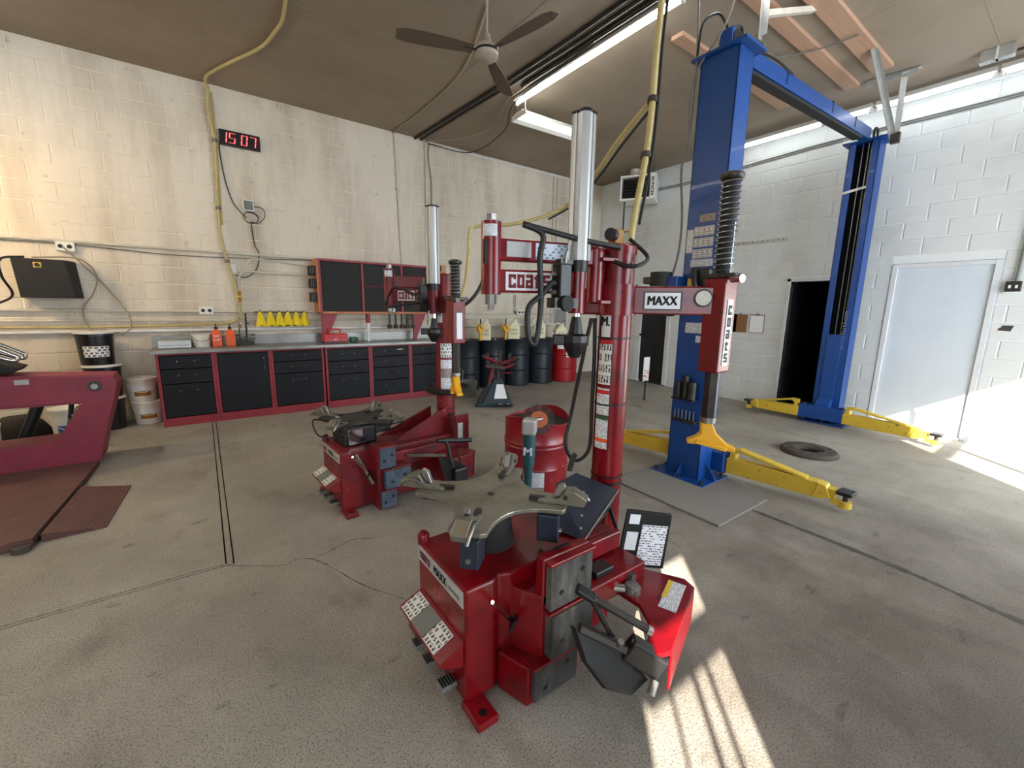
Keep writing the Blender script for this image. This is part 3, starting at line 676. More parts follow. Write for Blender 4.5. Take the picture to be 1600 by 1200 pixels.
# ---- things fixed on the wall
SEG = {'0': 'abcdef', '1': 'ef', '5': 'afgcd', '7': 'abc'}
t = thing('led_clock', 'black digital wall clock reading 15 07 in red', 'clock', (.60, 6.79, 3.56))
B(-.22, 0, -.088, .22, .055, .088).build('case', 'black', t, bevel=.004)
for ch, x in zip('1507', (-.155, -.085, .045, .14)):
    s = .062; g = G(); W_ = .034; T = .011; segs = SEG[ch]
    R = {'a': (-W_, s-T, W_, s), 'd': (-W_, -s, W_, -s+T), 'g': (-W_, -T/2, W_, T/2), 'f': (-W_, 0, -W_+T, s), 'e': (-W_, -s, -W_+T, 0), 'b': (W_-T, 0, W_, s), 'c': (W_-T, -s, W_, 0)}
    for q in segs:
        a = R[q]; sh = lambda z: .12*z
        if ch == '1': a = (W_-T-.02, a[1], W_-.02, a[3])
        g.add([(x+a[0]+sh(a[1]), -.002, a[1]+.004), (x+a[2]+sh(a[1]), -.002, a[1]+.004), (x+a[2]+sh(a[3]), -.002, a[3]-.004), (x+a[0]+sh(a[3]), -.002, a[3]-.004)], [(0, 1, 2, 3)])
    g.build('digit', 'glow_red', t, fix=False)
t = thing('wall_timer', 'small beige timer box on wall with coiled cord below', 'timer', (.625, 6.80, 2.78))
B(-.065, -.0, -.07, .065, .05, .075).build('case', 'white_plastic', t, bevel=.008); G().cyl((0, .002, 0), (0, -.012, 0), .045, n=20).build('dial', 'grey_plastic', t); B(-.05, -.004, -.055, .05, .001, .055).build('face', 'grey_plastic', t)
pts = [(.10*0+.085*math.cos(a)+.02, -.01+.004*i, -.15+.07*math.sin(a)) for i, a in enumerate([k*.5 for k in range(28)])]
G().tube(pts, .005, 6).build('coiled_cord', 'hose_black', t, smooth=60)
G().tube(bez([(.065, .02, .0), (.16, .0, -.02), (.18, .0, -.12), (.10, 0, -.21), (.02, 0, -.20)], 6), .005, 6).build('cord', 'hose_black', t, smooth=60)
cable('clock_cord', [(.385, 6.83, 3.54), (.37, 6.83, 3.40), (.40, 6.83, 3.05), (.47, 6.83, 2.78), (.60, 6.83, 2.62)], .006, 'hose_black', 'thin black cord running down wall from the clock to the timer', 'cord')
cable('timer_cord', [(.64, 6.83, 2.58), (.66, 6.83, 2.30), (.70, 6.83, 2.18), (.66, 6.83, 1.98), (.53, 6.83, 1.86), (.40, 6.83, 1.88)], .006, 'hose_black', 'thin black cord running from the timer down to the white switch', 'cord')
t = thing('wall_switch', 'white switch box on wall beside the yellow hose', 'switch', (.385, 6.81, 1.96))
B(-.035, 0, -.06, .035, .04, .06).build('box', 'white_plastic', t, bevel=.006); B(-.01, -.008, -.02, .01, .0, .02).build('rocker', 'white_paint', t)
def outlet(x, z, label):
    t = thing('wall_outlet', label, 'outlet', (x, 6.80, z), 0, 'outlet boxes on the bench wall')
    B(-.075, 0, -.05, .075, .05, .05).build('box', 'white_plastic', t, bevel=.006)
    for dx in (-.035, .035): G().cyl((dx, .002, 0), (dx, -.004, 0), .022, n=14).build('socket', 'black', t)
    return t
outlet(.05, 1.415, 'outlet box on wall above the stained white bucket'); outlet(-1.15, 2.10, 'outlet box with plugged grey leads above the black wall box')
outlet(5.15, 1.42, 'outlet box on wall above the lined-up drums')
# black wall box
t = thing('control_box', 'black sloping steel box with yellow sticker hung on wall', 'control box', (-1.33, 6.85, 1.54))
g = G().add([(-.21, 0, .0), (.26, 0, 0), (.235, 0, .40), (-.235, 0, .40), (-.175, -.25, 0), (.235, -.25, 0), (.19, -.25, .40), (-.20, -.25, .40)],
            [(4, 5, 6, 7), (0, 3, 2, 1), (0, 1, 5, 4), (1, 2, 6, 5), (2, 3, 7, 6), (3, 0, 4, 7)]); g.build('case', 'black_rough', t, bevel=.006)
B(-.045, -.254, .31, .015, -.249, .365).build('sticker', 'sticker_yellow', t); G().cyl((-.015, -.25, .337), (-.015, -.265, .337), .02, n=14).build('knob', 'black', t)
cable('power_lead', [(-1.45, 6.7, 1.96), (-1.60, 6.62, 1.92), (-1.62, 6.65, 1.75), (-1.60, 6.75, 1.55), (-1.80, 6.6, 1.42)], .011, 'hose_black', 'thick black lead looping round the black wall box')
cable('power_lead', [(-1.17, 6.80, 2.10), (-1.05, 6.80, 1.94), (-.88, 6.80, 1.70), (-.72, 6.78, 1.40), (-.70, 6.74, 1.22), (-.78, 6.70, 1.12)], .009, 'cable_tan', 'grey lead hanging from outlet down towards the black pails')
cable('power_lead', [(-1.40, 6.72, 1.96), (-1.05, 6.70, 1.97), (-.93, 6.78, 1.80), (-.98, 6.78, 1.60), (-1.09, 6.80, 1.42), (-1.06, 6.78, 1.22), (-.95, 6.72, 1.12)], .008, 'cable_tan', 'grey lead drooping from behind the black wall box to the pails')
# conduits and pipes on the wall
def pipe(z, x0, x1, r, m, label, cat='pipe', yoff=.03):
    o = G().tube([(x0, YW-yoff, z), (x1, YW-yoff, z)], r, 8).build('wall_pipe', m, smooth=60); return tag(o, label, cat)
pipe(2.16, -2.4, 1.36, .016, 'conduit', 'beige conduit running along wall above the black box', 'conduit')
pipe(1.405, -2.4, 1.6, .018, 'conduit', 'beige conduit running along wall at outlet height', 'conduit')
pipe(1.165, -2.4, 6.1, .022, 'white_paint', 'white pipe running low along the whole bench wall')
pipe(1.29, -2.4, 6.1, .012, 'conduit', 'thin beige pipe just above the yellow wall hose')
pipe(1.40, 3.2, 6.1, .016, 'conduit', 'beige conduit on wall above the cream jugs', 'conduit')
o = G().tube(bez([(-2.4, 6.80, 1.225), (-1, 6.80, 1.22), (-.1, 6.80, 1.235), (.3, 6.80, 1.26), (.40, 6.80, 1.34)], 6), .017, 8).build('wall_hose', 'hose_yellow', smooth=60); tag(o, 'yellow air hose lying along the white wall pipe', 'hose')
cable('wall_wire', [(-2.3, 6.83, 2.12), (-1.2, 6.83, 2.13), (-.3, 6.83, 2.09), (.4, 6.83, 2.10), (1.38, 6.83, 2.14)], .006, 'cable_grey', 'grey wire sagging under the beige conduit above the black box')
cable('wall_wire', [(.55, 6.83, 2.02), (.62, 6.83, 2.10), (.9, 6.83, 2.09), (1.37, 6.82, 2.05)], .011, 'conduit', 'pale bent conduit between the timer cord and the red wall cabinet', 'conduit')
cable('wall_conduit', [(.43, 6.82, 1.70), (.44, 6.82, 1.84), (.52, 6.82, 1.93), (.75, 6.82, 1.93), (1.37, 6.82, 1.92)], .014, 'conduit', 'pale conduit bending round from the tap to the red wall cabinet', 'conduit')
def drop(x, z0, z1, r, label, x2=None, m='conduit'):
    o = G().tube(bez([(x, YW-.02, z1), ((x+(x2 or x))/2, YW-.02, (z0+z1)/2), (x2 or x, YW-.02, z0)], 6), r, 8).build('wall_conduit', m, smooth=60); tag(o, label, 'conduit')
drop(2.655, 2.15, 4.14, .014, 'pale conduit dropping down wall under the fan cable', 2.72); drop(3.17, 1.2, 4.12, .015, 'pale conduit dropping behind the far aluminium cylinder')
o = G().tube(bez([(3.24, YW-.02, 4.10), (3.22, YW-.02, 3.9), (3.27, YW-.02, 3.5), (3.25, YW-.02, 3.0), (3.2, YW-.02, 2.6)], 6), .009, 8).build('wall_wire', 'cable_tan', smooth=60); tag(o, 'loose tan wire weaving beside the conduit behind the far cylinder', 'cable')
drop(5.94, 1.2, 4.10, .018, 'pale conduit dropping down wall near the room corner', 5.97); drop(6.04, 1.2, 4.10, .014, 'thinner twin conduit dropping down wall near the room corner', 6.06)
pipe(4.10, 3.3, 7.2, .012, 'white_paint', 'white conduit tight under the ceiling along the bench wall', 'conduit')
t = thing('wall_panel', 'grey electrical panel on wall behind the rear drums', 'panel', (6.22, 6.80, 1.25)); B(-.16, 0, -.25, .16, .05, .25).build('box', 'grey_box', t, bevel=.005); B(-.13, -.006, -.2, .13, 0, .2).build('cover', 'grey_box', t, bevel=.003); G().cyl((.1, -.02, 0), (.1, 0, 0), .012, n=8).build('latch', 'black', t)
t = thing('hanging_strap', 'dark strap tool hanging on wall above the drums', 'tool', (5.0, 6.80, 1.55)); G().tube([(0, 0, .2), (0, 0, -.1)], .008, 6).build('strap', 'black', t); G().lathe([(0, -.1), (.02, -.12), (.02, -.16), (0, -.17)], n=10).build('weight', 'black', t)
# ceiling-to-wall yellow hose
G_ = G().tube(bez([(.70, 3.6, 4.12), (.80, 4.2, 4.12), (.86, 4.84, 4.12), (.83, 5.15, 4.12), (.74, 5.55, 4.12), (.51, 6.05, 4.12), (.30, 6.57, 4.12), (.31, 6.79, 4.06), (.29, 6.80, 3.85), (.325, 6.80, 3.50), (.30, 6.80, 2.9), (.285, 6.80, 2.40), (.34, 6.80, 2.0), (.41, 6.80, 1.62), (.42, 6.80, 1.30)], 7), .017, 10)
o = G_.build('air_hose', 'hose_yellow', smooth=60); tag(o, 'yellow air hose crossing ceiling and dropping down wall past the clock', 'hose')
for z, x in ((3.50, .325), (2.70, .292), (2.05, .33)): G().cyl((x, 6.80, z-.02), (x, 6.80, z+.02), .028, n=10).build('hose_clip', 'cable_grey', o)
o = G().tube(bez([(.345, 6.82, 4.05), (.345, 6.82, 3.6), (.33, 6.82, 3.0), (.315, 6.82, 2.5)], 5), .012, 8).build('twin_hose', 'hose_yellow', o, smooth=60)
t = thing('hose_valve', 'brass shut-off valve at the end of the yellow wall hose', 'valve', (.43, 6.77, 1.60)); G().cyl((0, 0, -.07), (0, 0, .07), .018, n=10).build('body', 'label_gold', t); B(-.05, -.02, -.008, .02, -.012, .012).build('lever', 'sticker_yellow', t)
# ================================================================= drums, pails, small standing things
def drum(x, y, r, h, m, label, name='steel_drum', cat='drum', group='oil drums along the wall', lids=True):
    t = thing(name, label, cat, (x, y, fz(y)), random.uniform(0, 1), group)
    P = [(r-.01, 0), (r, .012), (r, h*.32), (r+.012, h*.335), (r, h*.35), (r, h*.65), (r+.012, h*.665), (r, h*.68), (r, h-.015), (r+.006, h-.006), (r-.006, h), (r-.014, h-.02), (0, h-.02)]
    G().lathe(P, n=36).build('shell', m, t, smooth=35)
    G().lathe([(0, h-.022), (.035, h-.022), (.035, h-.004), (0, h-.004)], (r*.55, 0, 0), 12).build('bung', 'steel', t)
    return t
drum(3.71, 6.53, .262, .88, 'drum_black', 'dull black drum just behind the far tyre changer column')
drum(4.262, 6.52, .262, .88, 'drum_black', 'black drum behind the tyre spreader stand')
drum(4.815, 6.50, .262, .88, 'drum_black', 'black drum carrying a cream jug, next to the lined-up drum by the red one')
d = drum(5.365, 6.45, .262, .88, 'drum_black', 'black drum standing next to the red drum')
rd = drum(5.93, 6.36, .272, .80, 'barrel_red', 'red drum with white stickers at the row end')
rd.rotation_euler = (0, 0, 0)
G().arc((0, 0), .274, math.radians(238), math.radians(262), .50, .60, 4).build('sticker', 'paper', rd); G().arc((0, 0), .274, math.radians(200), math.radians(228), .66, .74, 4).build('sticker', 'paper', rd)
def jug(x, y, z, label, pump, txt):
    t = thing('fluid_jug', label, 'jug', (x, y, z), math.radians(-32), 'cream jugs on the drums'); t.scale = (1.12,)*3
    g = G().prism([(-.10, 0), (.10, 0), (.10, .22), (.05, .29), (-.02, .29), (-.10, .20)], (0, -.075, 0), (1, 0, 0), (0, 0, 1), (0, 1, 0), .15); g.build('body', 'cream_jug', t, bevel=.016, smooth=50)
    G().cyl((.03, 0, .285), (.03, 0, .325), .028, n=14).build('cap', 'white_plastic', t, smooth=50)
    G().tube(bez([(-.09, 0, .20), (-.12, 0, .28), (-.06, 0, .33), (.0, 0, .30)], 5), .012, 8).build('handle', 'cream_jug', t, smooth=60)
    for i, s in enumerate(txt): text(s, 'text_green', t, (-.06, -.0765, .14-.06*i), (1, 0, 0), (0, 0, 1), .035, fit=.12)
    return t
jug(4.04, 6.40, .93, 'cream jug lettered in green beside the column side yellow pump', 1, ('BRAKE', 'FLUID')); jug(4.68, 6.40, .93, 'cream jug lettered in green under the hanging black hose', 1, ('DEX', 'OIL'))
jug(5.27, 6.36, .93, 'cream jug lettered in green on the drum next to the red one', 0, ('5W30', '0W20')); jug(5.74, 6.27, .85, 'small cream jug standing on the red drum', 0, ('ATF',))
def pump(x, y, z, label):
    t = thing('drum_pump', label, 'pump', (x, y, z), 0, 'yellow drum pumps'); t.scale = (1.25,)*3
    G().cyl((0, 0, 0), (0, 0, .14), .018, n=10).build('pipe', 'yellow_bright', t, smooth=60); G().cyl((0, .03, .17), (0, -.035, .17), .055, n=20).build('pump_body', 'yellow_bright', t, smooth=40)
    G().cyl((0, -.035, .17), (0, -.05, .17), .02, n=10).build('hub', 'yellow', t); G().tube([(0, -.045, .17), (-.05, -.05, .23), (-.05, -.08, .23)], .007, 6).build('crank', 'steel', t); G().cyl((0, 0, .22), (0, 0, .30), .010, n=8).build('outlet', 'steel_dark', t)
pump(3.92, 6.34, .93, 'yellow rotary drum pump on the drum behind the spreader'); pump(4.46, 6.34, .93, 'yellow rotary drum pump between the two middle cream jugs')
# grey ribbed bucket
t = thing('ribbed_bucket', 'grey ribbed plastic tub with black drum liner behind the column', 'bucket', (3.46, 6.06, fz(6.06)))
G().lathe([(.16, 0), (.185, .24), (.195, .245), (.175, .245), (.15, .02), (0, .02)], n=30).build('tub', 'grey_plastic', t, smooth=40)
for k in range(20):
    a = 2*PI*k/20; G().bar((.162*math.cos(a), .162*math.sin(a), .01), (.184*math.cos(a), .184*math.sin(a), .22), .01, .008).build('rib', 'grey_plastic', t)

# tyre spreader stand
t = thing('tyre_spreader', 'dark tyre spreader stand with red clamping arms and pedals', 'tyre spreader', (3.58, 5.35, fz(5.3)), math.radians(-28))
g = G().add([(-.24, -.20, 0), (.26, -.20, 0), (.26, .16, 0), (-.24, .16, 0), (-.03, -.06, .40), (.10, -.06, .40), (.10, .06, .40), (-.03, .06, .40)], [(4, 5, 6, 7), (0, 3, 2, 1), (0, 1, 5, 4), (1, 2, 6, 5), (2, 3, 7, 6), (3, 0, 4, 7)])
g.build('base', 'teal_dark', t, bevel=.01)
g = G(); g.add([(-.035, -.160, .12), (.165, -.160, .12), (.115, -.085, .33), (.01, -.085, .33)], [(0, 1, 2, 3)]); g.build('base_label', 'paper', t, fix=False)
for x in (.06, .18):
    p = B(x-.05, -.29, .03, x+.04, -.20, .055).build('pedal', 'black', t, bevel=.006); B(x-.03, -.27, .055, x+.02, -.225, .06).build('tread', 'silver_label', p)
G().prism([(-.30, 0), (.02, 0), (.0, .40), (-.06, .36), (-.17, .26), (-.25, .15)], (-.02, -.16, .0), (1, .1, 0), (0, .28, 1), (0, 1, 0), .03).build('wheel_guard', 'black_rough', t, bevel=.006)
n = 60
G().tube([(-.33+.0055*a+.012*math.cos(a*1.9), -.20-.0006*a+.012*math.sin(a*1.9), .03+.012*math.sin(a*1.9)+(.0012*(a-35) if a > 35 else 0)) for a in range(n)], .006, 5).build('coiled_hose', 'teal_tool', t, smooth=60)
G().cyl((.03, 0, .38), (.03, 0, .62), .035, n=14).build('mast', 'steel_dark', t, smooth=50)
G().bar((-.16, -.05, .60), (.12, -.03, .56), .16, .05, (0, .3, 1)).build('saddle', 'rust', t, bevel=.008)
for a, b in (((.02, -.02, .66), (-.16, -.02, .74)), ((.04, -.02, .62), (.30, -.04, .72)), ((.08, .0, .55), (.28, .02, .62)), ((-.04, -.05, .60), (-.10, -.07, .36))):
    q = G().cyl(a, b, .028, n=12).build('clamp_arm', 'red_old', t, smooth=50); G().cyl(b, Vector(b)+(Vector(b)-Vector(a)).normalized()*.05, .036, n=12).build('arm_end', 'steel_dark', q, smooth=50)
for x, z in ((-.12, .80), (.06, .84), (.2, .80)): G().bar((x, 0, .62), (x*1.1, 0, z), .035, .05).build('finger', 'steel_dark', t, bevel=.006)
G().cyl((.1, -.06, .50), (.26, -.08, .50), .012, n=8).build('grip', 'red_old', t)

# red open drum with an angle grinder hooked on its rim
t = thing('scrap_drum', 'dented red open-top drum with torn white label behind the turntable', 'drum', (2.235, 2.70, 0))
g = G(); n = 56; prof = [(.264, 0), (.27, .015), (.27, .20), (.276, .21), (.27, .22), (.27, .38), (.277, .39), (.27, .40), (.27, .415), (.277, .425), (.27, .435), (.27, .60), (.278, .615), (.266, .62), (.262, .58), (.258, .03), (0, .02)]
vs = []
for r, z in prof:
    for k in range(n):
        a = 2*PI*k/n
        dent = .03*math.exp(-((a-4.95)/.22)**2)*math.exp(-((z-.17)/.12)**2) + .015*math.exp(-((a-4.6)/.18)**2)*math.exp(-((z-.10)/.08)**2)
        rim = .035*math.sin(2*a+.9) if z > .5 else 0
        vs.append(((r-dent)*math.cos(a), (r-dent)*math.sin(a), z+rim*(1 if z > .55 else .4)))
m_ = len(prof); g.add(vs, [(j*n+k, j*n+(k+1) % n, (j+1)*n+(k+1) % n, (j+1)*n+k) for j in range(m_-1) for k in range(n)] + [tuple(range(n))[::-1]])
g.build('shell', 'drum_red', t, smooth=40)
lab = G().arc((0, 0), .2705, math.radians(208), math.radians(246), .05, .22, 8).build('drum_label', 'print_dark', t); lab2 = G().arc((0, 0), .2708, math.radians(220), math.radians(246), .075, .215, 8).build('drum_label', 'print_small', t)
G().lathe([(.0, .34), (.255, .34), (.2605, .57)], n=40).build('inner_wall', 'char', t, smooth=60)
t = thing('angle_grinder', 'teal angle grinder with wire wheel hooked over the red drum rim', 'grinder', (1.98, 2.465, .60), math.radians(-48)); t.scale = (1.35, 1.35, 1.25)
G().cyl((0, -.03, -.02), (0, -.045, -.23), .038, .034, n=16).build('motor_body', 'teal_tool', t, smooth=50); G().cyl((0, -.046, -.23), (0, -.05, -.42), .026, .020, n=14).build('grip', 'teal_tool', t, smooth=50)
G().cyl((0, -.05, -.42), (0, -.05, -.46), .014, n=10).build('cord_sleeve', 'black', t); B(-.04, -.07, -.03, .04, .01, .07).build('gear_head', 'aluminium', t, bevel=.014)
text('M', 'text_white', t, (-.022, -.0785, -.15), (1, 0, 0), (0, 0, 1), .05, fit=.045, off=.05)
G().cyl((.01, -.01, .05), (.06, .05, .05), .012, n=10).build('spindle', 'steel', t)
wv = G().lathe([(.0, -.012), (.052, -.012), (.052, .012), (0, .012)], n=28).build('wheel_hub', 'brush_orange', t); wv.location = (.04, .045, .06); wv.rotation_euler = (math.radians(72), 0, math.radians(10)); wv.location.z = .045
g = G()
for k in range(44):
    a = 2*PI*k/44; g.bar((.048*math.cos(a), .048*math.sin(a), 0), (.095*math.cos(a), .095*math.sin(a), random.uniform(-.006, .006)), .006, .014)
g.build('wire_bristles', 'steel_dark', wv)
cable('grinder_cord', [(1.955, 2.43, .15), (1.95, 2.42, .06), (1.98, 2.40, .012), (1.90, 2.30, .012), (1.75, 2.25, .012)], .006, 'hose_black', 'black cord trailing from the grinder to floor', 'cord')

# pails by the drive-on rack
def pail(x, y, z, r, h, m, lidm, label, name='pail', group=None, lab=None, bail=True):
    t = thing(name, label, 'pail', (x, y, z), 0, group)
    G().lathe([(r*.86, 0), (r*.97, h*.86), (r, h*.865), (r, h*.94), (r*.97, h*.945)], n=32).build('body', m, t, smooth=35)
    G().lathe([(r*1.03, h*.93), (r*1.045, h*.935), (r*1.045, h*.99), (r*1.0, h), (r*.9, h*.985), (0, h*.985)], n=32).build('lid', lidm, t, smooth=35)
    if lab:
        a = math.atan2(-y, -x); s = .75
        rr = lambda zz: r*(.86+.11*min(1, zz/(h*.86)))
        G().arc((0, 0), rr(lab[1]), a-s, a+s, lab[1], lab[2], 10, rt=rr(lab[2])).build('pail_label', lab[0], t)
        if len(lab) > 3: G().arc((0, 0), rr(lab[1]+.02)+.0015, a-s*.8, a+s*.8, lab[1]+.02, (lab[1]+lab[2])/2+.01, 8, rt=rr((lab[1]+lab[2])/2)+.0015).build('label_band', lab[3], t)
    if bail:
        a = math.atan2(-y, -x); e = Vector((math.cos(a), math.sin(a), 0)); s_ = Vector((-e.y, e.x, 0))
        G().tube(bez([s_*(r*1.02)+Vector((0, 0, h*.84)), s_*r*.7+e*r*.85+Vector((0, 0, h*.55)), e*r*1.08+Vector((0, 0, h*.42)), -s_*r*.7+e*r*.85+Vector((0, 0, h*.55)), -s_*r*1.02+Vector((0, 0, h*.84))], 5), .004, 6).build('bail', 'white_plastic', t, smooth=60)
    return t
pz = fz(6.6)
pail(-.64, 6.66, pz, .145, .28, 'pail_white', 'white_plastic', 'white lidded pail with gold label, standing on floor by the cabinets', 'white_pail', 'stacked white pails', ('label_white', .05, .19, 'label_gold'))
pail(-.67, 6.66, pz+.281, .145, .28, 'pail_white', 'white_plastic', 'white lidded pail with gold label, topmost of its stack of two', 'white_pail', 'stacked white pails', ('label_white', .05, .19, 'label_gold'))
pail(-.975, 6.58, pz+.38, .165, .37, 'pail_black', 'white_plastic', 'black pail under the labelled one behind the red rack', 'black_pail', 'stacked black pails', None, False)
pail(-.985, 6.58, pz, .165, .379, 'pail_black', 'white_plastic', 'lowest black pail hidden behind the red rack end', 'black_pail', 'stacked black pails', None, False)
pail(-1.0, 6.58, pz+.751, .165, .37, 'pail_black', 'white_plastic', 'black pail with white lid and white label, topmost of its stack', 'black_pail', 'stacked black pails', ('print_icons', .09, .21), False)
pail(-1.235, 6.20, fz(6.20), .14, .37, 'pail_white', 'white_plastic', 'white pail with blue label seen through the rack opening', 'white_pail', None, ('label_blue', .06, .20))
# dark clutter behind the rack: covered heap, green-labelled jug, brace
t = thing('black_sack', 'crumpled black sack heaped behind the red rack', 'sack', (-1.62, 6.35, fz(6.35)))
g = G(); n = 18; vs = []
for j in range(7):
    ph = PI/2*j/6
    for k in range(n):
        a = 2*PI*k/n; rr = .20*math.cos(ph)**.6*(1+.12*math.sin(3*a+j)+.06*math.sin(7*a+2*j)); vs.append((rr*1.1*math.cos(a), rr*.8*math.sin(a), .30*math.sin(ph)))
g.add(vs, [(j*n+k, j*n+(k+1) % n, (j+1)*n+(k+1) % n, (j+1)*n+k) for j in range(6) for k in range(n)]); g.build('sack', 'black_rough', t, smooth=70)
t = thing('dolly_wheel', 'black wheeled crank with coiled pale cord behind the rack', 'cart', (-1.28, 5.85, fz(5.9)))
G().cyl((-.25, 0, .05), (-.02, 0, .62), .045, n=14).build('ram', 'black', t, smooth=50); G().tube([(.1, -.02, .15), (.16, -.02, .5)], .02, 8).build('lever', 'black', t, smooth=50)
G().tube([(.16+.05*math.cos(k*.9)+.002*k, -.03+.03*math.sin(k*1.3), .30+.0035*k+.03*math.sin(k*.9)) for k in range(50)], .006, 5).build('cord', 'cable_tan', t, smooth=60)
B(-.3, -.1, 0, .2, .12, .06).build('base', 'black_rough', t, bevel=.01)
pail(-1.72, 5.78, fz(5.78), .12, .36, 'pail_white', 'white_plastic', 'pale jug-like pail with red and green mark at the frame edge', 'white_pail', None, ('text_green', .05, .15, 'tool_red'), False)
# ================================================================= tyre changers
def star_plate(g, R, w, z0, z1, a0, inner=.10, tipw=None):
    pts = []
    for k in range(4):
        a = a0+k*PI/2; e = Vector((math.cos(a), math.sin(a))); s = Vector((-e.y, e.x))
        pts += [e*R*.97-s*w, e*R-s*w*.7, e*R+s*w*.7, e*R*.97+s*w]
        b = a+PI/4; m = Vector((math.cos(b), math.sin(b)))*inner
        a2 = a+PI/2; e2 = Vector((math.cos(a2), math.sin(a2))); s2 = Vector((-e2.y, e2.x))
        p0 = e*R*.97+s*w; p1 = e2*R*.97-s2*w; c0 = e*R*.45+s*w*.95; c1 = e2*R*.45-s2*w*.95
        for i in range(1, 10):
            t = i/10; pts.append(p0*(1-t)**3+c0*3*t*(1-t)**2+c1*3*t*t*(1-t)+p1*t**3)
    n = len(pts)
    g.prism([(p.x, p.y) for p in pts], (0, 0, z0), (1, 0, 0), (0, 1, 0), (0, 0, 1), z1-z0)
    return g
def tyre_changer(label, origin, rz, H, TZ, col, ctop, piv, cyl, cz, head, hz, red, plate, old):
    t = thing('tyre_changer', label, 'tyre changer', (origin[0], origin[1], 0), rz, 'tyre changers')
    ca, sa = math.cos(-rz), math.sin(-rz)
    def Lc(p):
        x, y = p[0]-origin[0], p[1]-origin[1]; return Vector((x*ca-y*sa, x*sa+y*ca, p[2] if len(p) > 2 else 0))
    col = Lc(col); piv = Lc(piv); cyl = Lc(cyl); head = Lc(head)
    # ---- cabinet
    if old:
        g = G().box(0, 0, .015, .24, .42, H).box(.22, .02, .015, .86, .40, .30).box(.22, -.015, .26, .98, .40, .39)
        g.box(.36, .05, .38, .98, .38, .42)
    else: g = G().prism([(0, 0), (.13, 0), (.155, .02), (.20, .0), (.80, 0), (.80, .42), (0, .42)], (0, 0, .015), (1, 0, 0), (0, 1, 0), (0, 0, 1), H-.015)
    cab = g.build('cabinet', red, t, bevel=.010)
    if not old: B(.015, .02, .0, .79, .40, .05).build('plinth', 'black_rough', cab)
    if not old: B(.46, -.035, H-.085, .81, .0, H).build('side_flange', red, cab, bevel=.006)
    if not old: B(.46, -.16, H-.20, .84, .0, H-.10).build('side_tray', red, cab, bevel=.006)
    if not old: B(.55, -.13, H-.10, .66, -.06, H-.07).build('side_fitting', 'black', cab, bevel=.006)
    for x, y, r in () if old else ((.44, .10, .010), (.50, .06, .008), (.40, .05, .010), (.38, .02, .009), (.60, .33, .008)): G().cyl((x, y, H+.0005), (x, y, H+.002), r, n=10).build('bolt_hole', 'black', cab)
    G().lathe([(0, .055), (.018, .052), (.026, .04), (.026, 0)], (.02, .405, H-.01), 16).build('filler_cap', red, cab, smooth=50)
    G().bar((.178, -.035, H-.215), (.195, -.05, H-.165), .04, .012).build('lever_slot', 'black', cab)
    G().cyl((.185, -.03, H-.18), (.055, -.095, H-.005), .010, .007, n=10).build('lever', 'chrome', cab, smooth=50)
    # ---- foot with bolt hole
    for y0 in (-.115, .40):
        f_ = B(-.015, y0, .0, .075, y0+.13, .032).build('foot', red, t, bevel=.006); G().cyl((.03, y0+.04, .0325), (.03, y0+.04, .0335), .016, n=14).build('foot_hole', 'black', f_)
    # ---- front name strip, reads from outside
    pl = B(-.004, .015, H-.078, .0, .405, H-.012).build('name_strip', 'silver_label', t)
    block_word('COatS', 'text_red', pl, (-.004, .39, H-.062), (0, -1, 0), (0, 0, 1), .10, .034); text('MAXX', 'text_black', pl, (-.004, .255, H-.064), (0, -1, 0), (0, 0, 1), .036, fit=.11, off=.06)
    text('SERIES', 'text_black', pl, (-.004, .13, H-.058), (0, -1, 0), (0, 0, 1), .014, fit=.09)
    # ---- control flap with pictograms, pedals under it
    zf = .268 if not old else .25
    flap = G().prism([(0, zf), (.003, zf+.012), (-.10, zf-.035), (-.10, zf-.05), (-.01, zf-.09), (0, zf-.09)], (0, .012, 0), (1, 0, 0), (0, 0, 1), (0, 1, 0), .39).build('control_flap', red, t, bevel=.004)
    o_ = Vector((-.005, .385, zf+.010)); dn = Vector((-.093, 0, -.043)); rr = Vector((0, -1, 0))
    for y0, wd, m in ((0, .10, 'print_icons'), (.105, .105, 'grey_plastic'), (.215, .10, 'print_icons')):
        G().quad(o_+rr*y0+dn, rr*wd, -dn*.92, .0025).build('pictogram_plate', m, flap, fix=False)
    for y0, L_ in ((.06, .10), (.20, .07), (.31, .07)):
        p = B(-.07, y0, .05, .0, y0+.055, .075).build('pedal', 'grey_plastic', t, bevel=.008)
        for k in range(5): B(-.066+.012*k, y0+.004, .074, -.060+.012*k, y0+.051, .080).build('tread', 'black', p)
        G().bar((0, y0+.027, .06), (.06, y0+.027, .08), .02, .02).build('pedal_arm', 'steel_dark', p)
    # ---- bead-breaker pads on the side
    zt_ = .59 if not old else .50
    br = G().prism([(.20, .01), (.265, -.12), (.51, -.12), (.54, .01)], (0, 0, .17), (1, 0, 0), (0, 1, 0), (0, 0, 1), .27).prism([(.265, -.075), (.265, -.12), (.51, -.12), (.51, -.075)], (0, 0, .40), (1, 0, 0), (0, 1, 0), (0, 0, 1), zt_-.40).prism([(.15, .01), (.195, -.13), (.46, -.13), (.52, .01)], (0, 0, 0), (1, 0, 0), (0, 1, 0), (0, 0, 1), .17)
    if old: br = G().box(.225, -.12, .0, .365, .01, zt_).box(.25, -.12, .16, .47, .0, .32)
    br = br.build('pad_bracket', red, t, bevel=.006)
    zs = ((.385, .575), (.185, .370), (.02, .165)) if not old else ((.33, .49), (.17, .31), (.02, .15))
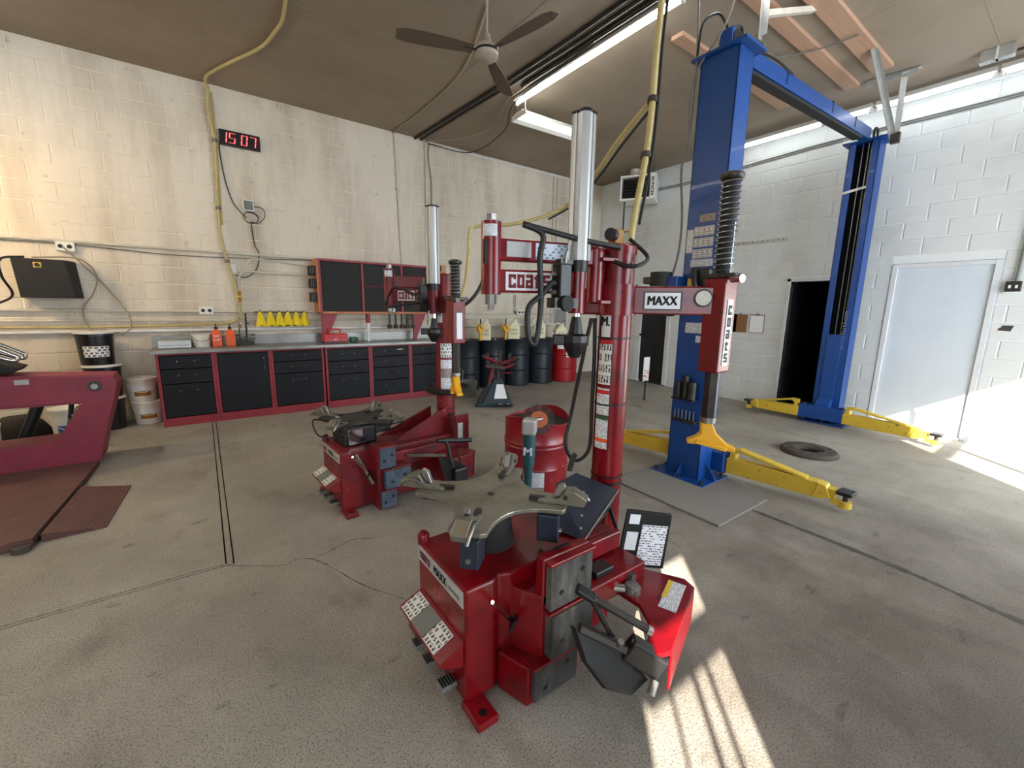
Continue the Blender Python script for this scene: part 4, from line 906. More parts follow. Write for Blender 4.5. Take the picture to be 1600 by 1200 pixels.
    for i, (z0, z1) in enumerate(zs):
        dy = -.045 if i == 1 else -.03
        xo = .045 if i < 2 else -.02
        if old: xo = (.0, .03, .0)[i]
        wp = .22 if not old else (.12, .20, .12)[i]
        pd = B(.235+xo, -.12+dy, z0, .235+wp+xo, -.12, z1).build('rubber_pad', 'rubber' if not old else 'pad_blue', t, bevel=.004)
        for x in (.235+xo+wp*.25, .235+xo+wp*.75): G().cyl((x, -.12+dy+.004, (z0+z1)/2+(.03 if x > .235+xo+wp*.5 else -.03)*(1 if not old else .6)), (x, -.12+dy-.0008, (z0+z1)/2+(.03 if x > .235+xo+wp*.5 else -.03)*(1 if not old else .6)), .012, n=12).build('bolt_hole', 'black', pd)
        B(.225+xo, -.158, z1, .245+wp+xo, -.075, z1+.012).build('pad_shelf', red, t, bevel=.003)
    if not old: B(.34, -.10, .598, .42, -.085, .5995).build('slot', 'black', br)
    # ---- bead-breaker arm
    tp = .33 if not old else .30
    if old:
        arm = G().prism([(.80, -.02), (1.02, -.04), (1.06, -.18), (1.0, -.24), (.74, -.26), (.72, -.12)], (0, 0, .12), (1, 0, 0), (0, 1, 0), (0, 0, 1), .20).build('breaker_arm', red, t, bevel=.008)
        G().quad((1.005, -.245, .15), (.05, .065, 0), (0, 0, .15), .003).build('warning_label', 'print_yellow', arm, fix=False)
        B(.74, -.36, .10, .86, -.24, .27).build('breaker_block', 'black', t, bevel=.012)
        hd_ = G().tube([(.76, -.30, .26), (.72, -.29, .46), (.70, -.28, .50)], .016, 8).tube([(.83, -.31, .26), (.80, -.30, .42)], .008, 6).build('breaker_handle', 'steel_dark', t, smooth=50)
        G().cyl((.64, -.27, .505), (.92, -.32, .47), .018, n=12).build('handle_grip', 'black', hd_, smooth=50)
        G().bar((.50, -.03, .35), (.72, -.26, .37), .02, .02).build('piston_rod', 'steel', t)
        G().add([(.66, -.25, .36), (.80, -.33, .30), (.80, -.36, .12), (.70, -.32, .08), (.68, -.25, .36), (.82, -.32, .30), (.82, -.35, .12), (.72, -.31, .08)], [(0, 1, 2, 3), (7, 6, 5, 4), (0, 4, 5, 1), (1, 5, 6, 2), (2, 6, 7, 3), (3, 7, 4, 0)]).build('shovel', 'black', t)
        # column web plates and the red data plate beside the column
        G().prism([(.45, H-.05), (.98, H+.19), (.98, H-.05)], (0, .14, 0), (1, 0, 0), (0, 0, 1), (0, 1, 0), .02).build('web_plate', red, t)
        G().prism([(.42, H-.05), (.95, H+.15), (.95, H-.05)], (0, .38, 0), (1, 0, 0), (0, 0, 1), (0, 1, 0), .02).build('web_plate', red, t)
        dp = B(.96, -.02, .28, 1.10, .0, .60).build('data_plate', red, t, bevel=.006); G().quad((.985, -.0205, .36), (.05, 0, 0), (0, 0, .17), .002).build('data_label', 'print_small', dp, fix=False)
        G().bar((.18, .25, H+.06), (.50, .28, H+.05), .05, .05).build('pry_bar', 'black', t, bevel=.01)
        G().bar((-.01+.12, -.01, H-.02), (.21, -.06, H-.26), .015, .02).build('edge_guard', 'steel', t)
    else:
        poly = [(.70, -.02), (.87, -.11), (.97, -.28), (.95, -.34), (.56, -.49), (.50, -.47), (.50, -.42), (.60, -.37), (.66, -.27), (.655, -.17), (.62, -.10)]
        arm = G().prism(poly, (0, 0, tp-.02), (1, 0, 0), (0, 1, 0), (0, 0, 1), .02).prism([(.87, -.11), (.97, -.28), (.955, -.285), (.86, -.115)], (0, 0, tp-.16), (1, 0, 0), (0, 1, 0), (0, 0, 1), .15)
        arm.prism([(.97, -.28), (.95, -.34), (.56, -.49), (.56, -.478), (.943, -.33), (.958, -.28)], (0, 0, tp-.17), (1, 0, 0), (0, 1, 0), (0, 0, 1), .16)
        arm = arm.build('breaker_arm', red, t, bevel=.005)
        ex = Vector((-.39, -.15, 0)).normalized(); ey = Vector((.15, -.39, 0)).normalized()*-1
        ey = Vector((0, 0, 1)).cross(ex); ey = -ey if ey.y < 0 else ey
        if not old:
            q0 = Vector((.93, -.325, tp)); ee = Vector((-.39, -.15, 0)).normalized(); nn = Vector((-.15, .39, 0)).normalized()
            lab = G().quad(q0+nn*.082, ee*.20, nn*-.07).build('warning_label', 'print_small', arm, fix=False); G().quad(q0+nn*.086, ee*.13, nn*-.02, .0025).build('warning_band', 'sticker_yellow', lab, fix=False)
        G().cyl((.70, -.20, tp), (.70, -.20, tp+.035), .028, n=12).build('pivot_bolt', 'steel', arm, smooth=40); G().cyl((.735, -.16, tp), (.735, -.16, tp+.055), .024, n=6).build('adjuster_nut', 'rust', arm)
        G().cyl((.50, -.02, tp+.02), (.70, -.20, tp+.01), .018, n=12).build('piston_rod', 'steel', t, smooth=50)
        G().lathe([(.018, 0), (.036, 0), (.036, .03), (.018, .03)], (.70, -.20, tp-.005), 16).build('rod_eye', 'steel', t, smooth=40)
        # shovel and its handle at the arm end
        d_ = tp-.33
        V6 = [(.30, -.235, .385+d_), (.445, -.385, .285+d_), (.475, -.43, .225+d_), (.40, -.42, .195+d_), (.34, -.365, .205+d_), (.30, -.30, .285+d_)]
        sh = G().add(V6+[(x+.008, y-.022, z) for x, y, z in V6], [(0, 1, 2, 3, 4, 5), (6, 11, 10, 9, 8, 7)] + [(i, 6+i, 6+(i+1) % 6, (i+1) % 6) for i in range(6)]).build('shovel', 'black', t)
        G().bar((.32, -.262, .385+d_), (.50, -.45, .29+d_), .045, .03, (.3, .3, 1)).build('shovel_carrier', 'steel_dark', t, bevel=.006)
        G().bar((.44, -.385, .335+d_), (.53, -.47, .265+d_), .06, .085).build('carrier_block', 'black', t, bevel=.008)
        G().bar((.47, -.395, .30+d_), (.60, -.45, .29+d_), .05, .05).build('arm_joint', 'steel_dark', t, bevel=.006)
        G().cyl((.49, -.475, .235+d_), (.455, -.485, .205+d_), .014, n=10).cyl((.41, -.37, .34+d_), (.405, -.385, .37+d_), .012, n=8).cyl((.45, -.40, .345+d_), (.45, -.41, .365+d_), .010, n=8).build('carrier_bolt', 'steel', t)
        hd_ = G().cyl((.335, -.25, .515+d_), (.505, -.425, .395+d_), .014, n=12).cyl((.36, -.28, .495+d_), (.425, -.33, .345+d_), .013, n=12).build('breaker_handle', 'steel_dark', t, smooth=50)
        G().bar((.325, -.235, .525+d_), (.372, -.29, .488+d_), .045, .025).build('handle_end', 'black', hd_, bevel=.008)
        G().cyl((.50, -.42, .398+d_), (.512, -.432, .39+d_), .017, n=12).build('handle_tip', 'steel', hd_)
    # ---- turntable
    c = Vector((.265, .24, 0)) if not old else Vector((.235, .27, 0)); a0 = math.radians(41)
    tt = G().cyl((c.x, c.y, H), (c.x, c.y, TZ-.02), .105, .075, n=28).build('turntable_pedestal', 'black_rough', t, smooth=40)
    if old:
        hb2 = G().box(c.x-.17, c.y-.15, H-.015, c.x+.10, c.y+.12, TZ-.03).build('drive_housing', 'black', t, bevel=.03); B(c.x-.13, c.y-.156, H+.01, c.x-.02, c.y-.148, TZ-.05).build('housing_cover', 'chrome', hb2, bevel=.01)
    g = star_plate(G(), plate, .075, TZ-.02, TZ, a0); 
    pl_ = g.build('turntable_plate', 'steel_worn' if not old else 'steel_dark', t, bevel=.004, loc=(c.x, c.y, 0))
    G().cyl((0, 0, TZ), (0, 0, TZ+.002), .016, n=16).build('centre_bore', 'black', pl_)
    for k in range(4):
        a = a0+k*PI/2; e = Vector((math.cos(a), math.sin(a), 0)); s = Vector((-e.y, e.x, 0)); o_ = c+Vector((0, 0, TZ))
        r0 = plate-.09
        jw = G().prism([(r0-.03, 0), (r0+.16, -.0), (r0+.175, .03), (r0+.12, .062), (r0+.085, .062), (r0+.06, .025), (r0-.03, .012)], o_-s*.030, e, (0, 0, 1), s, .06).build('jaw', 'steel_worn', t, bevel=.003)
        G().prism([(r0+.03, .02), (r0+.05, .075), (r0+.075, .085), (r0+.085, .07), (r0+.06, .03)], o_-s*.012, e, (0, 0, 1), s, .024).build('jaw_tip', 'steel', jw, bevel=.003)
        G().tube(bez([o_+e*(plate-.04)+s*.034+Vector((0, 0, .02)), o_+e*(plate+.02)+s*.038+Vector((0, 0, .045)), o_+e*(plate+.065)+s*.038+Vector((0, 0, .03)), o_+e*(plate+.09)+s*.034+Vector((0, 0, .002))], 4), .006, 6).build('jaw_hook', 'steel', jw, smooth=60)
        G().cyl(o_+e*(plate-.005)+s*.029+Vector((0, 0, .035)), o_+e*(plate-.005)+s*.037+Vector((0, 0, .035)), .010, n=10).cyl(o_+e*(plate-.005)-s*.029+Vector((0, 0, .035)), o_+e*(plate-.005)-s*.037+Vector((0, 0, .035)), .010, n=10).build('jaw_pin', 'steel_dark', jw)
        G().bar(o_+e*(plate-.16)+Vector((0, 0, .008)), o_+e*(plate+.02)+Vector((0, 0, .008)), .022, .016).build('jaw_slide', 'steel_dark', jw)
        G().bar(o_+e*.14+Vector((0, 0, -.035)), o_+e*(plate-.02)+Vector((0, 0, -.035)), .05, .03).build('guide_rail', 'steel_dark', pl_ if False else t)
        if k in (2, 3) and not old:
            G().bar(o_+e*(plate-.12)+Vector((0, 0, -.11)), o_+e*(plate-.03)+Vector((0, 0, -.11)), .075, .12).build('clamp_cylinder', 'navy_bin' if not old else 'black', t, bevel=.006)
            G().cyl(o_+e*(plate-.03)+Vector((0, 0, -.13)), o_+e*(plate-.018)+Vector((0, 0, -.13)), .010, n=10).build('port', 'steel', t)
        if old: G().tube(bez([o_+e*(plate-.05)+Vector((0, 0, -.05)), o_+e*(plate+.05)+s*.06+Vector((0, 0, -.03)), o_+e*(plate-.06)+s*.16+Vector((0, 0, -.12)), o_+e*.10+s*.12+Vector((0, 0, -.14))], 5), .007, 6).build('air_line', 'hose_black', t, smooth=60)
    # ---- column
    cx, cy = col.x, col.y
    B(.79, cy-.14, .0, cx+.13, cy+.14, .06).build('column_foot', red, t, bevel=.008)
    G().prism([(.79, .02), (.79, H), (cx-.06, H+.16), (cx-.06, .02)], (0, cy-.012, 0), (1, 0, 0), (0, 0, 1), (0, 1, 0), .024).build('gusset', red, t)
    colm = G().cyl((cx, cy, .03), (cx, cy, ctop-.03), .08, n=36).build('column', red if not old else 'red_old', t, smooth=40)
    G().lathe([(0, .03), (.07, .028), (.086, .015), (.086, -.02)], (cx, cy, ctop-.02), 28).build('column_cap', red, colm, smooth=40)
    G().cyl((cx, cy, H+.10), (cx, cy, H+.115), .083, n=28).build('column_seam', 'black', colm)
    va = math.atan2(-(col.y+origin[1]), -(col.x+origin[0]))-rz                # towards the viewer
    A = lambda d: va+math.radians(d)
    G().arc((cx, cy), .0805, A(-52), A(-14), 1.38, 1.49, 6).build('mark_plate', 'label_white', colm)
    mark = text('M.', 'text_black', colm, (0, 0, 0), (1, 0, 0), (0, 0, 1), .045, fit=.045, off=.06)
    aa = A(-33); mark.location = (cx+.0825*math.cos(aa), cy+.0825*math.sin(aa), 1.435); mark.rotation_euler = (0, 0, aa+PI/2); 
    for v in mark.data.vertices: v.co.x -= .0225
    for z0, z1, m in ((1.14, 1.36, 'print_icons'), (.98, 1.12, 'print_small'), (.80, .97, 'print_small')) if not old else ((1.08, 1.20, 'print_icons'), (.98, 1.06, 'print_small'), (.80, .90, 'print_small'), (.90, .975, 'print_dark')):
        G().arc((cx, cy), .0805, A(-58 if not old else -30), A(-5 if not old else 45), z0, z1, 8).build('safety_label', m, colm)
    if not old:
        for z, m in ((1.345, 'tool_red'), (1.09, 'tool_red'), (.955, 'green_tool'), (.835, 'orange_jug')): G().arc((cx, cy), .0815, A(-58), A(-5), z, z+.02, 8).build('label_band', m, colm)
    for z in (1.395+.1, 1.37, 1.03, .64) if not old else (.62,):
        G().lathe([(.0815, 0), (.084, 0), (.084, .008), (.0815, .008)], (cx, cy, z), 28).build('cable_tie', 'black', colm)
    # ---- helper arm: hinge, two links, pivot barrel
    pd = (piv-col); pd.z = 0; pl0 = pd.length; e = pd.normalized(); s = Vector((-e.y, e.x, 0))
    if s.x*(-origin[0]-col.x)+s.y*(-origin[1]-col.y) < 0: s = -s         # s points at the viewer
    hng = col+e*.13
    G().cyl((hng.x, hng.y, ctop-.27), (hng.x, hng.y, ctop-.02), .042, n=20).build('hinge_tube', red, t, smooth=40)
    for z in (ctop-.30, ctop-.10): G().bar((cx, cy, z+.03), (hng.x, hng.y, z+.03), .13, .018).build('hinge_plate', red, t, bevel=.003)
    zb = cz['link1']; z2 = cz['link2']
    up_ = G().bar((hng.x, hng.y, zb), (piv.x, piv.y, zb), .05, .095).build('upper_link', red, t, bevel=.006)
    def side_quad(p, q, z0, z1, off, m, par, nm, f0, f1):
        p = Vector((p.x, p.y, 0)); q = Vector((q.x, q.y, 0)); d = q-p; sd = Vector((-d.y, d.x, 0)).normalized()
        if sd.dot(Vector((-origin[0], -origin[1], 0))-p) < 0: sd = -sd
        a = p+d*f0+sd*off; b = p+d*f1+sd*off
        if (b-a).cross(Vector((0, 0, 1))).dot(sd) < 0: a, b = b, a
        return G().quad(a+Vector((0, 0, z0)), b-a, (0, 0, z1-z0), .002).build(nm, m, par, fix=False), a, (b-a), sd
    if not old:
        side_quad(hng, piv, zb-.034, zb+.036, .0255, 'print_blue', up_, 'instruction_plate', .18, .62); side_quad(hng, piv, zb-.030, zb+.036, .0255, 'silver_label', up_, 'instruction_plate', .66, .88)
    lo_ = G().bar((piv.x, piv.y, z2), (cyl.x, cyl.y, z2), .05, .10).build('lower_link', red, t, bevel=.006)
    q_, a_, d_, sd_ = side_quad(piv, cyl, z2-.040, z2+.040, .0255, 'label_white', lo_, 'name_plate', .15 if not old else .22, .68 if not old else .60)
    block_word('COatS', 'text_red', q_, a_+d_*.06+Vector((0, 0, z2-.030))+sd_*.001, d_, (0, 0, 1), d_.length*.88, .060, t=.003)
    bz0, bz1 = cz['barrel']
    brl = G().cyl((piv.x, piv.y, bz0), (piv.x, piv.y, bz1), .044, n=24).build('pivot_barrel', red, t, smooth=40)
    G().cyl((piv.x, piv.y, bz1), (piv.x, piv.y, bz1+.006), .03, n=16).cyl((piv.x, piv.y, bz1), (piv.x, piv.y, bz1+.032), .024, n=6).build('top_nut', 'steel', brl)
    G().cyl((piv.x, piv.y, bz0-.045), (piv.x, piv.y, bz0), .026, n=8).cyl((piv.x, piv.y, bz0-.07), (piv.x, piv.y, bz0-.04), .015, n=12).build('bottom_nut', 'steel', brl)
    lv = math.atan2(-(piv.y+origin[1]), -(piv.x+origin[0]))-rz
    G().arc((piv.x, piv.y), .0445, lv-.9, lv+.6, bz1-.065, bz1-.015, 6).build('notice', 'print_small', brl)
    if not old: G().tube(bez([Vector((piv.x+.043*math.cos(lv-.6), piv.y+.043*math.sin(lv-.6), z)) for z in (bz0+.13, bz0+.16, bz0+.20, bz0+.23)], 4), .012, 8).build('barrel_slot', 'black', brl)
    # ---- helper cylinder
    ax_, ay_ = cyl.x, cyl.y; c0, c1 = cz['cyl']
    prof = []
    for k in range(32):
        a = 2*PI*k/32; prof.append((.046*math.cos(a)*(1-.05*(k % 8 == 4)), .046*math.sin(a)*(1-.05*(k % 8 == 4))))
    R8 = [( .047*math.cos(a), .047*math.sin(a)) for a in [math.radians(x) for k in range(4) for x in (k*90+6, k*90+12, k*90+45, k*90+78, k*90+84, k*90+86, k*90+94)]]
    R8 = []
    for k in range(4):
        for d_a, r in ((3, .040), (7, .0405), (8, .0475), (24, .0485), (27, .054), (45, .0545), (63, .054), (66, .0485), (82, .0475), (83, .0405), (87, .040)):
            a = math.radians(k*90+d_a+12); R8.append((r*math.cos(a), r*math.sin(a)))
    tub = G().prism(R8, (ax_, ay_, c0), (1, 0, 0), (0, 1, 0), (0, 0, 1), c1-c0).build('air_cylinder', 'aluminium', t)
    G().prism([(x*1.03, y*1.03) for x, y in R8], (ax_, ay_, c1), (1, 0, 0), (0, 1, 0), (0, 0, 1), .012).build('end_cap', 'black', tub)
    G().cyl((ax_, ay_, c0-.05), (ax_, ay_, c0), .046, n=24).build('collar', 'black', tub, smooth=40)
    hs = G().cyl((ax_, ay_, c0-.24), (ax_, ay_, c0-.05), .038, n=20).build('rod_housing', red, t, smooth=40)
    rd0 = cz['roller']
    G().cyl((ax_, ay_, rd0+.12), (ax_, ay_, c0-.24), .019, n=16).build('rod', 'chrome', t, smooth=40)
    ro = G().lathe([(0, -.075), (.025, -.075), (.055, -.02), (.062, 0), (.062, .03), (.035, .04), (.028, .08), (.02, .12), (0, .12)], (ax_, ay_, rd0), 10).build('press_roller', 'black', t)
    G().bar((ax_-.09, ay_+.06, rd0+.01), (ax_+.05, ay_-.04, rd0+.01), .035, .05).build('press_foot', 'black', ro, bevel=.006)
    # valve block and levers between link and cylinder
    vb = cyl + (piv-cyl).normalized()*.10; vs_ = s*.045
    v = G().box(-.035, -.03, -.075, .035, .03, .075).build('valve_block', 'black', t, bevel=.006, loc=(vb.x+vs_.x, vb.y+vs_.y, z2+.005))
    for z in (-.05, -.01, .03): G().cyl((-.035, 0, z), (-.055, 0, z), .010, n=8).build('fitting', 'steel', v)
    G().cyl((0, -.03, -.10), (0, -.05, -.10), .036, n=18).build('lever_knob', 'black_rough', v); B(-.025, -.02, .075, .05, .02, .095).build('valve_cover', 'steel_dark', v); G().tube([(.0, -.02, .08), (.0, -.03, .13)], .008, 6).build('toggle', 'steel', v)
    B(-.06, -.028, -.12, .085, .028, -.075).build('bracket', 'steel_dark', v)
    vp = Vector((vb.x+vs_.x, vb.y+vs_.y, z2))
    if not old:
        G().tube(bez([vp+Vector((-.05, 0, .0)), vp+e*.10+Vector((0, 0, -.06)), vp+e*.16+Vector((0, 0, -.12)), vp+e*.155+Vector((0, 0, -.25)), vp+e*.12+Vector((0, 0, -.27)), vp+e*.10+Vector((0, 0, -.10)), vp+e*.11+Vector((0, 0, .10)), vp+e*.10+Vector((0, 0, .2)), vp+e*.19+Vector((0, 0, .235)), vp+e*.12+Vector((0, 0, .225)), vp-e*.10+Vector((0, 0, .19)), vp-e*.30+Vector((0, 0, .17))], 6), .013, 8).build('air_hose', 'hose_black', t, smooth=60)
        G().tube(bez([hng+Vector((.02, .0, ctop-.03)), hng+Vector((.06, -.10, ctop-.09)), col+Vector((-.02, -.13, ctop-.10)), col+Vector((.08, -.11, ctop-.05)), col+Vector((.05, -.02, ctop+.04))], 6), .010, 8).build('air_hose', 'hose_black', t, smooth=60)
        hp = [Lc(p) for p in ((1.58, 1.50, 1.47), (1.575, 1.53, 1.33), (1.568, 1.60, .975), (1.53, 1.60, .80), (1.575, 1.57, .70), (1.635, 1.525, .77), (1.637, 1.522, 1.0), (1.635, 1.52, 1.25), (1.62, 1.515, 1.47))]
        G().tube(bez(hp, 7), .010, 8).build('air_hose', 'hose_black', t, smooth=60)
    else:
        G().tube(bez([vp+Vector((-.05, 0, .0)), vp+e*.20+Vector((0, 0, .06)), piv+s*.06+Vector((0, 0, z2+.02)), piv+s*.06+e*.04+Vector((0, 0, z2-.08)), vp+e*.25+Vector((0, 0, -.09)), vp+Vector((-.03, 0, -.05))], 6), .010, 8).build('air_hose', 'hose_black', t, smooth=60)
    if old: G().tube(bez([Vector((head.x+.03, head.y, 1.50)), Lc((1.70, 2.88, 1.575)), Lc((1.77, 2.86, 1.68)), Lc((1.80, 2.85, 1.78))], 5), .014, 8).build('air_hose', 'hose_black', t, smooth=60)
    # regulator on the column top
    B(-.03, -.025, 0, .03, .025, .07).build('regulator', 'label_gold', t, bevel=.006, loc=(cx-.02, cy+.01, ctop+.01)); G().cyl((cx-.05, cy, ctop+.05), (cx-.085, cy-.01, ctop+.05), .03, n=18).build('pressure_gauge', 'black', t)
    # ---- tool arm
    hd = head-col; hd.z = 0; e2 = hd.normalized(); s2 = Vector((-e2.y, e2.x, 0))
    if s2.dot(Vector((-origin[0], -origin[1], 0))-col) < 0: s2 = -s2
    za = hz['arm']
    G().cyl((cx, cy, za-.075), (cx, cy, za+.075), .10, n=32).build('arm_hub', red, t, smooth=40)
    G().bar((cx-e2.x*.20, cy-e2.y*.20, za-.008), (cx, cy, za-.008), .11, .13).build('hub_block', red, t, bevel=.01)
    bm_ = G().bar((cx, cy, za), (head.x, head.y, za), .085, .135).build('tool_arm', red, t, bevel=.008)
    if not old:
        q_, a_, d_, sd_ = side_quad(col, head, za-.046, za+.042, .0435, 'black', bm_, 'plate_border', .27, .64)
        q2, a_, d_, sd_ = side_quad(col, head, za-.040, za+.036, .0455, 'silver_label', bm_, 'name_plate', .285, .625)
        text('MAXX', 'text_black', q2, a_+d_*.09+Vector((0, 0, za-.022))+sd_*.002, d_, (0, 0, 1), .042, fit=d_.length*.82, off=.07)
        p_ = col+e2*(hd.length*.83)+s2*.0435
        bo = G().cyl(p_+Vector((0, 0, za+.012)), p_+s2*.006+Vector((0, 0, za+.012)), .042, n=28).build('pin_collar', 'black', bm_); G().cyl(p_+s2*.006+Vector((0, 0, za+.012)), p_+s2*.018+Vector((0, 0, za+.012)), .034, n=28).build('hinge_pin', 'steel_worn', bo)
    h0, h1 = hz['box']; hx, hy = head.x, head.y
    yaw = math.atan2(e2.y, e2.x)
    hb_ = G().box(-.05, -.058, h0, .05, .058, h1).build('head_box', red, t, bevel=.008, loc=(hx, hy, 0)); hb_.rotation_euler = (0, 0, math.radians(-88))
    top = G().box(-.075, -.06, h1, .085, .06, h1+.022).build('head_lock', 'steel_dark', hb_, bevel=.005); G().cyl((.07, -.045, h1-.005), (.12, -.06, h1-.005), .018, n=12).build('lock_cylinder', 'chrome', hb_, smooth=50)
    sg = -1 if s2.dot(Vector((-math.sin(yaw), math.cos(yaw), 0))) < 0 else 1
    st = G().quad((.0515, .024, h0+.04), (0, -.048*1, 0), (0, 0, h1-h0-.09), .002) if False else G()
    st.quad((.0505, -.026, h0+.035), (0, .052, 0), (0, 0, h1-h0-.13), .002)
    stp = st.build('head_label', 'label_white', hb_, fix=False)
    if not old:
        for i, ch in enumerate('COatS'): block_word(ch, 'text_black', stp, (.0525, -.016, h0+.05+(h1-h0-.16)*(4-i)/5), (0, 1, 0), (0, 0, 1), .032, (h1-h0-.16)/5*.78)
    p0, p1 = hz['spring']
    G().cyl((hx, hy, p0-.02), (hx, hy, p1), .033, n=20).build('ram_tube', 'black_rough', t, smooth=40)
    if not old: G().arc((hx, hy), .0335, yaw-.75, yaw+.2, p0, p0+(p1-p0)*.55, 6).build('ram_label', 'print_blue', t)
    G().lathe([(.034, 0), (.044, .004), (.052, .016), (.05, .03), (.03, .04), (0, .04)], (hx, hy, p1-.005), 24).build('ram_cap', 'steel_dark', t, smooth=50)
    n = int((p1-p0)/.0235); pts = [(hx+.043*math.cos(2*PI*k/14), hy+.043*math.sin(2*PI*k/14), p0+(p1-p0)*k/(14*n)) for k in range(14*n+1)]
    G().tube(pts, .0032, 5).build('spring', 'steel', t, smooth=70)
    s0 = hz['shaft']; G().cyl((hx, hy, s0), (hx, hy, h0), .034, n=6, ph=.3).build('hex_shaft', 'steel_dark', t)
    G().cyl((hx, hy, s0-.015), (hx, hy, s0+.012), .036, n=16).build('shaft_nut', 'steel', t)
    mh = G().prism([(-.09, -.02), (-.05, .0), (-.03, .02), (-.035, .075), (.02, .075), (.045, .02), (.10, -.03), (.135, -.04), (.135, -.065), (.09, -.06), (.0, -.035), (-.06, -.04), (-.09, -.04)], (hx, hy, s0-.09), (math.cos(yaw), math.sin(yaw), 0), (0, 0, 1), (-math.sin(yaw), math.cos(yaw), 0), .05)
    o_ = mh.build('mount_head', 'yellow_bright', t, bevel=.008); o_.location = (-(-math.sin(yaw))*.025, -math.cos(yaw)*.025, 0)
    for f_ in (-.06, .06): G().bar((hx+e2.x*-.05, hy+e2.y*-.05, s0-.112), (hx+e2.x*.09-s2.x*f_*.4, hy+e2.y*.09-s2.y*f_*.4, s0-.135), .03, .018).build('mount_head_lip', 'yellow_bright', o_, bevel=.005)
    return t, Lc
tc1, L1 = tyre_changer('larger nearer red tyre changer with star turntable and silver name plate on its arm', (.68, 1.20), 0, .50, .72,
    (1.70, 1.45), 1.82, (1.062, 1.63), (1.44, 1.468), dict(link1=1.77, link2=1.634, barrel=(1.575, 1.885), cyl=(1.735, 2.35), roller=1.36),
    (1.995, 1.075), dict(arm=1.562, box=(1.225, 1.665), spring=(1.69, 2.10), shaft=.985), 'red', .33, False)
tc2, L2 = tyre_changer('worn red tyre changer behind the first one, in front of the workbench', (.71, 3.06), math.radians(4), .46, .64,
    (1.712, 3.36), 1.78, (1.285, 3.515), (1.545, 3.225), dict(link1=1.715, link2=1.598, barrel=(1.515, 1.815), cyl=(1.695, 2.28), roller=1.30),
    (1.588, 2.935), dict(arm=1.53, box=(1.235, 1.565), spring=(1.58, 1.83), shaft=.99), 'red_old', .30, True)
# tool bin on the cabinet of the first machine (black weight tray)
g = G().add([L1((1.28, 1.20, .502)), L1((1.62, 1.30, .62)), L1((1.52, 1.50, .665)), L1((1.38, 1.50, .64)), L1((1.22, 1.32, .52)), L1((1.58, 1.32, .50)), L1((1.45, 1.47, .502))],
            [(0, 1, 2), (0, 2, 3, 4), (0, 5, 1), (1, 5, 6, 2), (2, 6, 3), (3, 6, 4), (0, 4, 6, 5)])
bn = g.build('weight_bin', 'navy_bin', tc1)
G().tube([L1((1.28, 1.195, .505)), L1((1.62, 1.295, .622))], .004, 6).build('bin_edge', 'steel', bn)
for k in range(4): G().cyl(L1((1.31+.05*k, 1.25+.045*k, .53+.028*k)), L1((1.307+.05*k, 1.243+.045*k, .534+.028*k)), .006, n=8).build('rivet', 'steel', bn)
G().tube([L1((1.50, 1.53, .67)), L1((1.52, 1.53, .74)), L1((1.53, 1.52, .76))], .014, 8).build('bead_tool', 'steel_dark', bn, smooth=50)
# black card holder on a rod
hl = G().add([L1(p) for p in ((1.475, 1.165, .325), (1.655, 1.035, .31), (1.72, 1.05, .56), (1.545, 1.175, .585), (1.495, 1.185, .32), (1.675, 1.055, .305), (1.74, 1.07, .555), (1.565, 1.195, .58))],
            [(0, 1, 2, 3), (7, 6, 5, 4), (0, 4, 5, 1), (1, 5, 6, 2), (2, 6, 7, 3), (3, 7, 4, 0)]).build('card_holder', 'black', tc1, bevel=.005)
P0 = L1((1.475, 1.165, .325)); U = L1((1.655, 1.035, .31))-P0; V = L1((1.545, 1.175, .585))-P0; nn = U.cross(V).normalized()
G().quad(P0+U*.38+V*.06+nn*.001, U*.54, V*.70).build('spec_card', 'print_card', hl, fix=False)
G().quad(P0+U*.08+V*.76+nn*.001, U*.22, V*.17).build('small_card', 'paper', hl, fix=False); G().quad(P0+U*.08+V*.30+nn*.001, U*.24, V*.32).build('small_card', 'label_white', hl, fix=False)
G().tube([L1((1.52, 1.20, .45)), L1((1.60, 1.33, .52)), L1((1.66, 1.40, .55))], .010, 8).build('holder_rod', 'black', hl, smooth=60)
# round black tray and yellow brush hung on the far machine's column
tr = G().lathe([(.09, 0), (.185, .0), (.20, .012), (.205, .05), (.195, .05), (.185, .018), (.09, .012)], (0, 0, 0), 32).build('ring_tray', 'black_rough', tc2, smooth=40, loc=L2((1.75, 3.40, .755)))
G().lathe([(0, 0), (.02, .0), (.03, .05), (.03, .11), (.012, .13), (.010, .16), (0, .16)], n=14).build('spray_bottle', 'yellow_bright', tr, smooth=50, loc=(.01, -.13, .05)).rotation_euler = (.1, -.15, 0)
for q in ((.09, -.10, .10), (.05, -.12, .12)): G().tube([q, (q[0]+.01, q[1], q[2]+.10)], .010, 6).build('hand_tool', 'steel_dark', tr, smooth=60)
